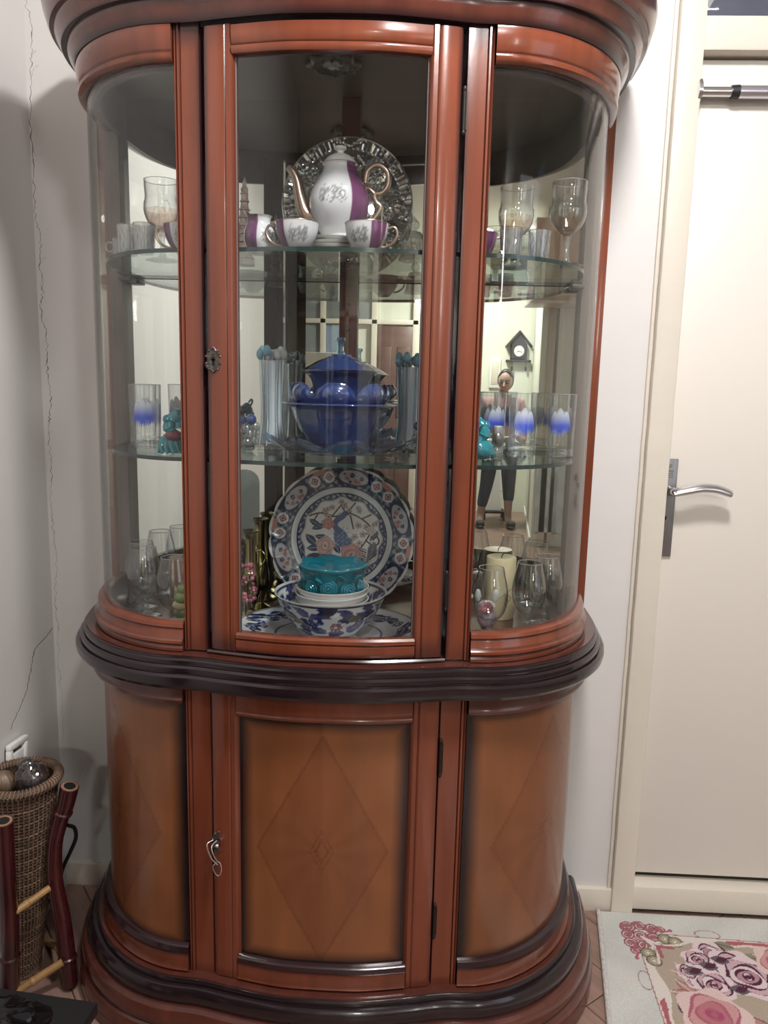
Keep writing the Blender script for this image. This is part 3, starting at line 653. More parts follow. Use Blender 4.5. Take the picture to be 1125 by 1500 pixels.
def cut_tumbler(label):
    t = thing('cut_tumbler', (0, 0, 0), 0, label, 'glass', 'small cut glass tumblers on the top shelf')
    m = lambda a, i, r, z: (r * (1 + .05 * (abs(cos(a * 8)) - .5)) if r > .005 else r, z)
    MB().lathe([(.0205, .054), (.019, .040), (.0175, .022), (.0165, .004), (.0150, 0), (0, 0)], 64, mod=m).lathe([(.019, .054), (.017, .03), (.015, .010), (0, .008)], 40).build('body', 'cutglass', t)
    MB().lathe([(.0208, .0530), (.0212, .0542), (.0200, .0552), (.0190, .0540)], 40).build('rim', 'amber', t)
    for k in range(10):
        a = k * 2 * pi / 10; MB().tube([(.0195 * cos(a), .0195 * sin(a), .044), (.0188 * cos(a + .31), .0188 * sin(a + .31), .030), (.0178 * cos(a), .0178 * sin(a), .014), (.0172 * cos(a + .31), .0172 * sin(a + .31), .004)], .0014, 6).build('cut', 'clear2', t)
    return t
ct = cut_tumbler('small cut glass tumbler at the left end of the top shelf'); ct.location = (-.560, 1.500, Z1)
dup(ct, (-.523, 1.482, Z1), .2, 'small cut glass tumbler below the left goblet, second from the end')
dup(ct, (.158, 1.474, Z1), .4, 'small cut glass tumbler next to the purple cup, right of the right post')
dup(ct, (.212, 1.490, Z1), .1, 'small cut glass tumbler between the two right-hand goblets')
# small glass mug at the far end
mg = thing('glass_mug', (-.592, 1.535, Z1), 0, 'tiny clear glass mug with a ring handle at the extreme left of the shelf', 'mug')
MB().lathe([(.012, .036), (.011, .02), (.0115, .002), (0, 0)], 24).build('body', 'clear2', mg)
MB().tube([(-.016 + .008 * cos(a), -.006, .020 + .009 * sin(a)) for a in [2 * pi * i / 18 for i in range(19)]], .0016, 8).build('handle', 'clear2', mg)

# --- lustre and purple tea set
PUR = (.145, .048, .125); LUS = (.60, .61, .64); INK = (.16, .17, .18)
def teapaint(a0, a1, zmid, zh, acol=PUR, pic=None, R=1.0):
    def f(co):
        a = np.arctan2(co[:, 1], co[:, 0]); P = Paint(a, co[:, 2], LUS)
        P.rgb *= (1 + .10 * np.sin(co[:, 0] * 90) * np.cos(co[:, 2] * 40))[:, None]
        P.put((a > a0) & (a < a1), acol)
        if pic:
            pa, pw, ph = pic; rng = random.Random(4)
            for k in range(26):
                u = pa + rng.uniform(-pw, pw); v = zmid + rng.uniform(-ph, ph) * .8
                P.put(abs(np.hypot((a - u) * R, co[:, 2] - v) - rng.uniform(.002, .0045)) < .0007, INK, .75)
            for k in range(9):
                u = pa + pw * (k / 4 - 1) * .95; h = ph * rng.uniform(.4, 1.2)
                P.put((abs(a - u) < pw * .09) & (abs(co[:, 2] - zmid - h * .2) < h * .8) & (np.sin(co[:, 2] * 2400 + k) > -.2), (.30, .31, .33), .8)
        return P.rgb
    return f
FR = -pi / 2
tp = thing('teapot', (-.161, 1.520, Z1 + .0395), 0, 'pearly white and purple lustre teapot with gold spout and handle', 'teapot')
body = prof([(0, 0), (.030, .001), (.034, .006), (.043, .020), (.054, .042), (.058, .062), (.0545, .083), (.043, .104), (.0345, .118), (.0315, .128), (.033, .133)], 6)
o = MB().lathe(body, 120).build('body', 'col', tp, paint=lambda co: (lambda P: P)(teapaint(-1.05, .55, .070, .020, PUR, (-1.72, .42, .016), .056)(co)))
# purple ribbon: darker waist of the ribbon
MB().lathe(prof([(.0335, .133), (.031, .137), (.024, .145), (.014, .151), (.007, .153), (.0065, .157), (.011, .161), (.010, .165), (0, .167)], 4), 40).build('lid', 'porc', tp)
MB().tube(crom([(-.044, -.002, .030), (-.064, -.004, .044), (-.074, -.004, .072), (-.080, -.004, .100), (-.088, -.004, .118), (-.097, -.004, .127)], 7), [lerp(.017, .0065, (i / 35) ** .7) for i in range(36)], 18).build('spout', 'gold', tp)
hd = crom([(.048, -.002, .100), (.052, -.002, .122), (.070, -.002, .133), (.088, -.002, .122), (.091, -.002, .100), (.080, -.002, .084), (.066, -.002, .080), (.070, -.002, .066), (.078, -.002, .058), (.070, -.002, .042), (.054, -.002, .026)], 6)
MB().tube(hd, .0052, 12).build('handle', 'gold', tp)
MB().tube(crom([(.046, -.002, .092), (.056, -.003, .090), (.066, -.003, .082)], 5), .0038, 10).build('handle_scroll', 'gold', tp)
MB().tube([(.0325 * cos(a), .0325 * sin(a), .1335) for a in [2 * pi * i / 48 for i in range(49)]], .0009, 6).build('gold_rim', 'gold', tp)
# stack of saucers under it
sa = None
for k in range(5):
    lab = 'white saucer in the stack under the teapot, ' + ['at the bottom', 'second from the bottom', 'in the middle', 'second from the top', 'topmost'][k]
    if sa is None:
        sa = MB().lathe(prof([(0, 0), (.020, 0), (.022, .002), (.034, .0035), (.0415, .0065), (.0418, .0075), (.034, .0052), (.022, .004), (0, .004)], 3), 56).build('saucer', 'porc')
        tag(sa, lab, 'saucer', 'saucers stacked under the teapot')
    else:
        c = sa.copy(); COL.objects.link(c); sa2 = c; c['label'] = lab
    (sa if k == 0 else sa2).location = (-.172 + .003 * (k % 2), 1.500, Z1 + .0072 * k)
def cup(label, flip=1, purple=(-1.25, .5), pic=(-1.9, .45, .012)):
    t = thing('teacup', (0, 0, 0), 0, label, 'cup', 'white and purple teacups on the top shelf')
    pr = prof([(0, 0), (.015, 0), (.017, .003), (.028, .014), (.036, .030), (.039, .048), (.0395, .051)], 5) + [(.0382, .051), (.037, .044), (.030, .018), (.015, .006), (0, .005)]
    MB().lathe(pr, 90).build('body', 'col', t, paint=teapaint(purple[0], purple[1], .028, .012, PUR, pic, .036))
    MB().tube(crom([(flip * .037, 0, .044), (flip * .050, 0, .046), (flip * .055, 0, .034), (flip * .048, 0, .020), (flip * .034, 0, .012), (flip * .027, 0, .012)], 5), .0026, 10).build('handle', 'gold', t)
    MB().tube([(.0393 * cos(a), .0393 * sin(a), .0512) for a in [2 * pi * i / 48 for i in range(49)]], .0007, 6).build('gold_rim', 'gold', t)
    return t
c1 = cup('teacup with its handle to the left, standing before the purple creamer', -1, (-3.2, -2.05), (-1.35, .42, .012)); c1.location = (-.229, 1.437, Z1)
c2 = cup('teacup with its handle to the right, standing right of the saucer stack', 1, (-1.30, -.35), (-1.95, .42, .012)); c2.location = (-.103, 1.437, Z1)
dup(c1, (-.444, 1.478, Z1), 0, 'teacup half hidden behind the left post, handle towards the tumblers')
dup(c2, (.098, 1.512, Z1), 0, 'teacup half hidden behind the right post beside a cut tumbler')
cr = thing('creamer', (-.300, 1.462, Z1), 0, 'small purple and white lustre creamer jug left of the teapot', 'jug')
def lip(a, i, r, z):
    q = max(0, cos(a - pi)) ** 6; return (r * (1 + .55 * q * (z / .07) ** 3), z + .012 * q * (z / .07) ** 3)
MB().lathe(prof([(0, 0), (.017, 0), (.024, .010), (.029, .024), (.026, .040), (.019, .053), (.019, .062), (.022, .067)], 5), 80, mod=lip).build('body', 'col', cr, paint=teapaint(-3.3, -1.6, .03, .01, PUR, (-.9, .3, .012), .026))
MB().tube(crom([(.020, 0, .056), (.034, 0, .056), (.040, 0, .040), (.032, 0, .024), (.026, 0, .018)], 5), .0024, 8).build('handle', 'gold', cr)
# --- carved pagoda figure
pg = thing('pagoda_figurine', (-.360, 1.600, Z1), 0, 'tall brown carved stone pagoda figurine at the left edge of the door glass', 'figurine')
q = MB(); zz = 0
for k in range(9):
    r = .0165 - k * .0012; q.lathe([(r * 1.1, zz), (r, zz + .004), (r * .92, zz + .012), (r * 1.22, zz + .0135), (r * .9, zz + .0165)], 10, mod=lambda a, i, rr, z: (rr * (1 + .12 * cos(5 * a + z * 300)), z)); zz += .0155
q.build('tiered_tower', 'pag', pg); MB().lathe([(.006, zz), (.008, zz + .006), (.004, zz + .013), (.005, zz + .018), (0, zz + .032)], 10).build('spire', 'pag', pg)
MB().lathe([(0, -.0), (.021, 0), (.020, .010), (.017, .012)], 12).build('base', 'pag', pg)
# --- cut crystal plate leaning on the mirror
cp = thing('crystal_plate', (-.166, 1.7265, 1.720), 0, 'large round cut crystal plate leaning behind the teapot', 'plate')
cp.rotation_euler = (radians(90 - 7), 0, 0)
R = .137
def cutrel(co):
    return None
mb = MB(); NR, NA = 46, 240; vs = []
for i in range(NR + 1):
    rr = R * i / NR
    for j in range(NA):
        a = 2 * pi * j / NA; t = rr / R; z = .010 * t ** 3
        fl = 0
        if t > .20:
            w8 = abs(((a * 8 / (2 * pi)) % 1) - .5) * 2
            g1, g2 = abs(sin(a * 4 + t * 7.5)), abs(sin(a * 4 - t * 7.5))
            fl = -.0045 * max(0, 1 - g1 / .20) - .0045 * max(0, 1 - g2 / .20) + .0022 * abs(sin(a * 36)) * (t > .84)
            cxx, cyy2 = (t - .66) * 5.2, (1 - w8) * 1.9; rr8 = sqrt(cxx * cxx + cyy2 * cyy2)
            if rr8 < 1: fl = .0045 * (1 - rr8) * (.35 + abs(cos(4 * atan2(cyy2, cxx + 1e-6))))
        else: fl = .0030 * abs(cos(a * 8)) * (t > .03)
        rs = rr * (1 + (.012 * cos(a * 48) if i == NR else 0)); vs.append((rs * cos(a), rs * sin(a), z + fl))
mb.add(vs, [(i * NA + j, i * NA + (j + 1) % NA, (i + 1) * NA + (j + 1) % NA, (i + 1) * NA + j) for i in range(NR) for j in range(NA)])
mb.build('dish', 'crystal', cp, smooth=18)
MB().tube([(R * 1.005 * cos(a), R * 1.005 * sin(a), .0105) for a in [2 * pi * i / 96 for i in range(97)]], .0022, 8).build('beaded_rim', 'cutglass', cp)
for k in range(8):
    a = 2 * pi * k / 8 + .2; c = Vector((cos(a), sin(a), 0)) * R * .70; s_ = MB()
    for j in range(8):
        b = 2 * pi * j / 8; s_.ball((c.x + .0125 * cos(b), c.y + .0125 * sin(b), .0105), .0050, 8, 6, (1, 1, .6))
    s_.ball((c.x, c.y, .0115), .0045, 10, 6).build('cut_flower', 'clear2', cp)
# --- clear bell figure
bf = thing('glass_bell', (-.020, 1.512, Z1), 0, 'clear ribbed glass bell at the right edge of the door glass', 'bell')
MB().lathe(prof([(.0245, 0), (.026, .004), (.0225, .012), (.021, .026), (.0235, .034), (.018, .045), (.0135, .052)], 4), 60, mod=lambda a, i, r, z: (r * (1 + .05 * cos(a * 12 + z * 120)), z)).build('body', 'cutglass', bf)
MB().lathe(prof([(.0135, .052), (.006, .055), (.010, .062), (.011, .068), (.006, .074), (0, .082)], 4), 24).build('knob', 'clear2', bf)

# ================================================================== MIDDLE SHELF
def highball(label):
    t = thing('highball_glass', (0, 0, 0), 0, label, 'glass', 'highball glasses with blue jellyfish print')
    MB().lathe([(.0292, .130), (.0285, .10), (.0272, .03), (.0268, .004), (.0255, 0), (0, 0)], 44).lathe([(.0280, .130), (.0272, .10), (.0255, .03), (.024, .020), (0, .018)], 44).build('body', 'clear', t)
    MB().tube([(.0287 * cos(a), .0287 * sin(a), .130) for a in [2 * pi * i / 48 for i in range(49)]], .0006, 6).build('rim', 'rimgl', t)
    MB().lathe([(.0258, .002), (.0262, .010), (.0235, .0175), (0, .0175)], 36).build('thick_base', 'clear2', t)
    def jp(co):
        a = np.arctan2(co[:, 1], co[:, 0]); z = co[:, 2]; P = Paint(a, z, (.42, .52, .85)); k = np.clip((z - .066) / .024, 0, 1)
        P.rgb = (1 - k)[:, None] * np.array((.03, .085, .70)) + k[:, None] * np.array((.70, .75, .86)); P.put((z < .056) & (np.sin(a * 9) > .1), (.22, .28, .62)); return P.rgb
    for a0 in (-2.35, .3):
        vs = []; na, nz = 30, 22
        for i in range(na + 1):
            for j in range(nz + 1):
                u = i / na * 2 - 1; v = j / nz; a = a0 + .78 + u * .78
                top = .090 + .012 * abs(cos(u * 4.7)) ** .6 - .020 * u * u; bot = .048 + .007 * sin(u * 31) + .010 * u * u
                vs.append((.0284 * cos(a), .0284 * sin(a), lerp(bot, top, v)))
        MB().add(vs, [(i * (nz + 1) + j, i * (nz + 1) + j + 1, (i + 1) * (nz + 1) + j + 1, (i + 1) * (nz + 1) + j) for i in range(na) for j in range(nz)]).build('blue_print', 'print', t, paint=jp)
    return t
mp_ = attr_col(mat('blue_glass_print', (1, 1, 1), .3)); M['print'] = mp_
_n, _l, _b = nodes(mp_); _b.inputs['Alpha'].default_value = .78
hb = highball('printed highball glass behind the left curved pane on the middle shelf'); hb.location = (-.562, 1.580, Z2)
for x, y, rz, lb in ((-.592, 1.640, .5, 'printed highball glass at the left end, partly behind another glass'),
                     (.214, 1.605, 0, 'printed highball glass in front, middle of the right-hand group'),
                     (.160, 1.690, .35, 'printed highball glass at the back, above the clear figurine'),
                     (.300, 1.640, -.3, 'printed highball glass at the right end of the middle shelf')):
    dup(hb, (x, y, Z2), rz, lb)
# --- teal glass creatures
def creature(name, loc, rz, label, red):
    t = thing(name, loc, rz, label, 'figurine')
    f = lambda d: 1 + .10 * sin(d.x * 9) * cos(d.z * 8)
    b = MB().ball((0, 0, .020), .026, 20, 14, (1.15, .8, .78), f); b.build('body', 'teal', t)
    MB().tube(crom([(.004, 0, .030), (-.010, 0, .052), (.002, 0, .070), (.014, 0, .062), (.012, -.004, .048)], 6), [.013, .012, .011, .010, .0095] * 5 + [.008], 14).build('neck', 'teal', t)
    MB().ball((.006, -.002, .072), .0125, 16, 12, (1, .9, 1.1)).ball((-.012, -.004, .066), .009, 12, 8).build('head', 'teal', t)
    MB().tube(crom([(.016, 0, .076), (.022, 0, .088), (.019, 0, .094), (.012, 0, .086)], 5), .0028, 8).build('crest', 'teal', t)
    for k in range(7):
        a = -2.8 + k * .42; MB().tube(crom([(.022 * cos(a), .018 * sin(a), .030), (.029 * cos(a), .023 * sin(a), .014), (.031 * cos(a + .2), .025 * sin(a + .2), .002)], 4), .0034, 8).build('ruffle', 'teal', t)
    if red: MB().ball((.006, -.022, .036), .0135, 16, 12, (1.35, .8, .75)).build('red_fruit', 'redgl', t)
    return t
creature('glass_creature', (-.470, 1.470, Z2), 0, 'teal art glass creature holding a dark red fruit', True)
creature('glass_creature', (.120, 1.520, Z2), pi * .95, 'teal art glass creature beside the right post', False)
cf = thing('crystal_figurine', (.160, 1.560, Z2), 0, 'small clear and grey crystal figurine between the teal creature and glasses', 'figurine')
MB().ball((0, 0, .012), .013, 14, 10, (1, .8, .9)).build('base', 'clear2', cf)
MB().bbox(-.011, .011, -.006, .006, .024, .066, .004).ball((0, -.006, .040), .009, 12, 8, (1, .5, 1.3)).build('body', 'steel', cf)
# --- clear grape-like ornaments
def grapes(loc, label, r0=.0115, n=17):
    t = thing('bubble_ornament', loc, 0, label, 'ornament', 'clear bubble glass ornaments'); rng = random.Random(11); k = 0
    while k < n:
        h = rng.random(); a = rng.random() * 2 * pi; rr = .019 * sqrt(max(.05, 1 - (h * 1.6 - .8) ** 2))
        MB().ball((rr * cos(a), rr * sin(a) * .8, .012 + h * .052), r0, 14, 10).build('bubble', 'clear2' if h < .78 else 'bluegl', t); k += 1
    return t
grapes((-.360, 1.600, Z2), 'clear bubble glass cluster standing for the mirror image of the teal creature')  # modelled cluster in place of the teal creature's reflection
grapes((.012, 1.560, Z2), 'clear bubble glass ornament right of the tall blue vase', .009, 13)
# --- tall crimped vases
def vase(label, loc, blue, h, rw, sx=1.0):
    t = thing('tall_vase', loc, 0, label, 'vase', 'tall crimped glass vases')
    MB().lathe(prof([(0, .012), (.019, .012), (.0185, .05), (.0175, .11), (.0185, h - .03), (.0195, h - .020)], 5), 40, (.003, 0, 0)).build('milk_core', 'milk', t)
    md = lambda a, i, r, z: (r * (1 + .10 * cos(a * 6)) if r > .004 else r, z)
    MB().lathe(prof([(0, 0), (rw * 1.05, 0), (rw * 1.0, .02), (rw * .80, .06), (rw * .80, .12), (rw * .92, h * .85), (rw * 1.02, h - .006)], 5), 72, mod=md).build('casing', 'clear', t)
    for k in range(7):
        a = 2 * pi * k / 7; x, y = rw * .98 * cos(a), rw * .98 * sin(a)
        MB().ball((x, y, h - .008 + .007 * (k % 2)), .0080, 16, 12, (1, 1, 1.5)).ball((x * .62, y * .62, h - .004), .0072, 12, 8).build('crimp', ('crimpbl' if (blue == 'palebl' or k in (3, 4, 5)) else 'crimpcl'), t)
        MB().tube(crom([(x * 1.0, y * 1.0, h - .008), (x * .86, y * .86, h * .55), (x * .84, y * .84, .06), (x * 1.10, y * 1.10, .0075)], 5), [.0034] * 16, 10).build('rib', 'ice' if (blue != 'palebl' or k in (5, 6)) else 'palebl', t)
    return t
vase('tall milk glass vase with clear crimped rim left of the blue tureen', (-.313, 1.640, Z2), 'ice', .206, .0255)
vase('tall pale blue glass vase with beaded rim right of the blue tureen', (-.022, 1.640, Z2), 'palebl', .198, .0255)
# --- cobalt tureen on its leafy stand
tr = thing('tureen', (-.158, 1.545, Z2 + .0005), 0, 'cobalt blue glass lidded tureen with lotus petals, centre of the middle shelf', 'tureen')
oct_ = lambda n, am: (lambda a, i, r, z: (r * (1 + am * abs(cos(a * n / 2)) ** 3), z))
MB().lathe(prof([(0, .004), (.040, .004), (.044, .010), (.060, .024), (.078, .050), (.088, .075), (.094, .092), (.108, .098), (.112, .100), (.108, .103), (.092, .100), (.084, .086), (.070, .050), (.040, .014), (0, .012)], 4), 96, mod=oct_(10, .045)).build('bowl', 'bluegl', tr)
for k in range(7):
    a = 2 * pi * (k + .25) / 7; c, s_ = cos(a), sin(a); vs = []; n, m = 18, 12
    for i in range(n + 1):
        for j in range(m + 1):
            u = (i / n * 2 - 1); v = j / m; wd = .048 * (1 - .10 * v); hh = sqrt(max(0, 1 - abs(u) ** 2.6))
            rr = .082 + .020 * sin(v * 2.6 * hh) - .022 * u * u + .004 * (k % 2); h = .094 + .046 * v * hh; tx = u * wd
            vs.append((rr * c - tx * s_, rr * s_ + tx * c, h))
    mb = MB().add(vs, [(i * (m + 1) + j, i * (m + 1) + j + 1, (i + 1) * (m + 1) + j + 1, (i + 1) * (m + 1) + j) for i in range(n) for j in range(m)])
    mb.tube([vs[i * (m + 1) + m] for i in range(n + 1)], .0017, 6).build('petal', 'bluegl', tr)
MB().lathe(prof([(.044, .100), (.050, .118), (.052, .135), (.057, .150), (.066, .160), (.070, .162), (.064, .164), (.050, .150)], 4), 80, mod=oct_(8, .06)).build('collar', 'bluegl', tr)
MB().lathe([(.076, .166), (.070, .168), (.058, .175), (.043, .184), (.026, .192), (.020, .194), (.020, .197), (0, .198)], 80, mod=oct_(8, .05)).build('lid', 'bluegl', tr)
MB().lathe([(.009, .197), (.0085, .201), (.0065, .205), (.007, .220), (.011, .225), (.0095, .230), (0, .229)], 8).build('finial', 'palebl', tr)
st = thing('leaf_platter', (-.160, 1.545, Z2), 0, 'smoky blue glass leaf platter under the cobalt tureen', 'platter')
MB().lathe([(0, .0002), (.060, .0002), (.060, .0035), (0, .0035)], 48, sy=.82).build('centre_disc', 'smokebl', st)
for k in range(9):
    a = 2 * pi * k / 9 + .1; L = .145 if k % 2 == 0 else .125; vs = []; n, m = 16, 8
    for i in range(n + 1):
        for j in range(m + 1):
            t = i / n; u = j / m * 2 - 1; wd = .048 * sin(min(1, t * 1.02) * pi) ** .7 + .004
            r_ = .059 + t * (L - .043); z = .0045 + .027 * t ** 2.6 + .007 * u * u * t + .002 * sin(t * 9 + k)
            x, y = r_, u * wd; vs.append((x * cos(a) - y * sin(a), (x * sin(a) + y * cos(a)) * .82, z))
    MB().add(vs, [(i * (m + 1) + j, i * (m + 1) + j + 1, (i + 1) * (m + 1) + j + 1, (i + 1) * (m + 1) + j) for i in range(n) for j in range(m)]).build('leaf', 'smokebl', st) if 'smokebl' in M else None

# ================================================================== CABINET FLOOR
def snifter(label):
    t = thing('snifter', (0, 0, 0), 0, label, 'glass', 'clear snifter glasses on the cabinet floor')
    MB().lathe(prof([(.0262, .155), (.0290, .140), (.0345, .116), (.0368, .096), (.0352, .076), (.028, .056), (.016, .044), (.006, .040)], 4), 44)\
        .lathe(prof([(.0254, .155), (.0280, .140), (.0335, .116), (.0358, .096), (.0342, .076), (.027, .0575), (.015, .0465), (0, .044)], 4), 44).build('bowl', 'clear', t)
    MB().tube([(.0258 * cos(a), .0258 * sin(a), .155) for a in [2 * pi * i / 48 for i in range(49)]], .0007, 6).build('rim', 'rimgl', t)
    MB().lathe(prof([(.009, .043), (.0062, .036), (.0055, .028), (.0082, .022), (.0055, .016), (.008, .009), (.020, .0045), (.0315, .0025), (.0325, 0), (0, 0)], 3), 36).build('stem', 'clear2', t)
    return t
sn = snifter('front snifter of the left pair behind the curved left pane'); sn.location = (-.598, 1.640, Z0)
for x, y, lb in ((-.628, 1.705, 'snifter at the far left, behind another and against the mirror'), (-.506, 1.560, 'snifter by the left post with a brown candle behind it'),
                 (.160, 1.560, 'snifter right of the right post, pink figurine seen through it'), (.248, 1.620, 'front middle snifter of the right-hand three'),
                 (.296, 1.690, 'snifter at the far right of the cabinet floor')):
    dup(sn, (x, y, Z0), 0, lb)
def candle(name, loc, r, h, m, label):
    t = thing(name, loc, 0, label, 'candle')
    MB().lathe([(0, 0), (r * .97, 0), (r, .003), (r, h - .003), (r * .96, h), (r * .80, h - .001), (r * .55, h - .003), (0, h - .004)], 44).build('wax', m, t)
    MB().tube([(0, 0, h - .004), (.001, 0, h + .003), (.005, .001, h + .006)], .0011, 6).build('wick', 'black', t)
    return t
cn = candle('pillar_candle', (.199, 1.731, Z0), .034, .142, 'candle', 'thick cream pillar candle behind the right-hand snifters')
MB().tube(crom([(-.004, -.0345, .052), (.010, -.0335, .060), (.022, -.0265, .052), (.014, -.0315, .042), (.006, -.034, .040)], 6), .0006, 5).tube(crom([(.004, -.0345, .060), (.018, -.029, .070), (.026, -.022, .074)], 5), .0005, 5).build('line_drawing', 'black', cn)
candle('pillar_candle', (-.535, 1.715, Z0), .031, .120, 'candleb', 'brown pillar candle behind the left snifters')
# green leaved ornament by the left post
gl = thing('leaf_ornament', (-.470, 1.520, Z0), 0, 'small pale green leaf ornament against the left post on the cabinet floor', 'ornament')
M['leafg'] = mat('pale_green_ceramic', (.26, .34, .14), .3, coat=.4)
for k in range(6):
    a = k * 1.05 + .4; z = .012 + .017 * k
    MB().ball((.006 * cos(a) - .006, .006 * sin(a), z), .016, 12, 8, (1, .5, .75)).build('leaf', 'leafg' if k % 3 else 'candle', gl)
# pink figurine behind a snifter, dark flowered box in front of the post
pf = thing('pink_figurine', (.163, 1.640, Z0), 0, 'white and pink porcelain flower figurine seen through the snifter', 'figurine')
M['pink'] = mat('pink_ceramic', (.55, .16, .22), .3, coat=.4); M['lilac'] = mat('lilac_ceramic', (.50, .36, .46), .3, coat=.4)
MB().ball((0, 0, .022), .021, 20, 14, (1, .8, 1.05)).build('base', 'lilac', pf)
MB().ball((-.002, -.006, .050), .018, 20, 14, (1.1, .8, .8)).build('body', 'porc', pf)
for x in (-.022, .016): MB().ball((x, -.002, .074), .009, 12, 8, (.75, .5, 1.6)).build('ear', 'porc', pf)
for k in range(7):
    a = k * .9; MB().ball((-.006 + .010 * cos(a), -.020, .052 + .008 * sin(a)), .0068, 10, 7, (1, .5, 1)).build('petal', 'pink', pf)
db = thing('trinket_box', (.122, 1.500, Z0), 0, 'small dark trinket box with pink flowers at the foot of the right post', 'box')
MB().lathe([(0, 0), (.022, 0), (.024, .004), (.024, .016), (.020, .026), (.010, .034), (0, .036)], 28).build('body', 'gloss', db)
for k in range(9): MB().ball((.022 * cos(k * .7 - 3), .022 * sin(k * .7 - 3), .010 + .012 * (k % 2)), .0042, 8, 6, (1, .7, 1)).build('flower', 'pink', db)
# --- brass vases
def bvase(loc, h, label):
    t = thing('brass_vase', loc, 0, label, 'vase', 'slim brass vases')
    MB().lathe(prof([(0, 0), (.022, 0), (.023, .004), (.010, .012), (.009, .020), (.018, .045), (.0215, .07), (.019, .095), (.0125, .13), (.011, .165), (.013, h - .008), (.0185, h - .001), (.0188, h + .001), (.011, h - .006)], 5), 48).build('body', 'brass', t)
    MB().tube(crom([(.013, -.006, .150), (.026, -.010, .154), (.036, -.010, .138), (.026, -.010, .120), (.016, -.008, .105)], 2), .0018, 8).build('twig_handle', 'brassd', t)
    return t
bvase((-.366, 1.668, Z0), .196, 'slim brass vase behind the pink flower spray, the nearer of two'); b2_ = bvase((-.358, 1.730, Z0), .212, 'taller slim brass vase behind, beside the peacock plate'); b2_.rotation_euler.z = -1.3
fs = thing('flower_spray', (-.358, 1.588, Z0), 0, 'small spray of pink enamel flowers on a metal stand beside the brass vases', 'ornament')
MB().lathe([(0, 0), (.020, 0), (.018, .004), (.004, .010), (.003, .07), (0, .075)], 20).build('stand', 'brassd', fs)
rg = random.Random(5); M['pinkm'] = mat('pink_enamel', (.32, .07, .12), .2, coat=.6)
for k in range(46):
    z = .062 + rg.random() * .078; a = rg.random() * 2 * pi; rr = .019 * (1 - abs(z - .085) / .075) ** .6 + .002
    MB().ball((rr * cos(a), rr * sin(a), z), .0048, 8, 6).build('bead', ('pinkm', 'pinkm', 'brassd', 'pink')[k % 4], fs)
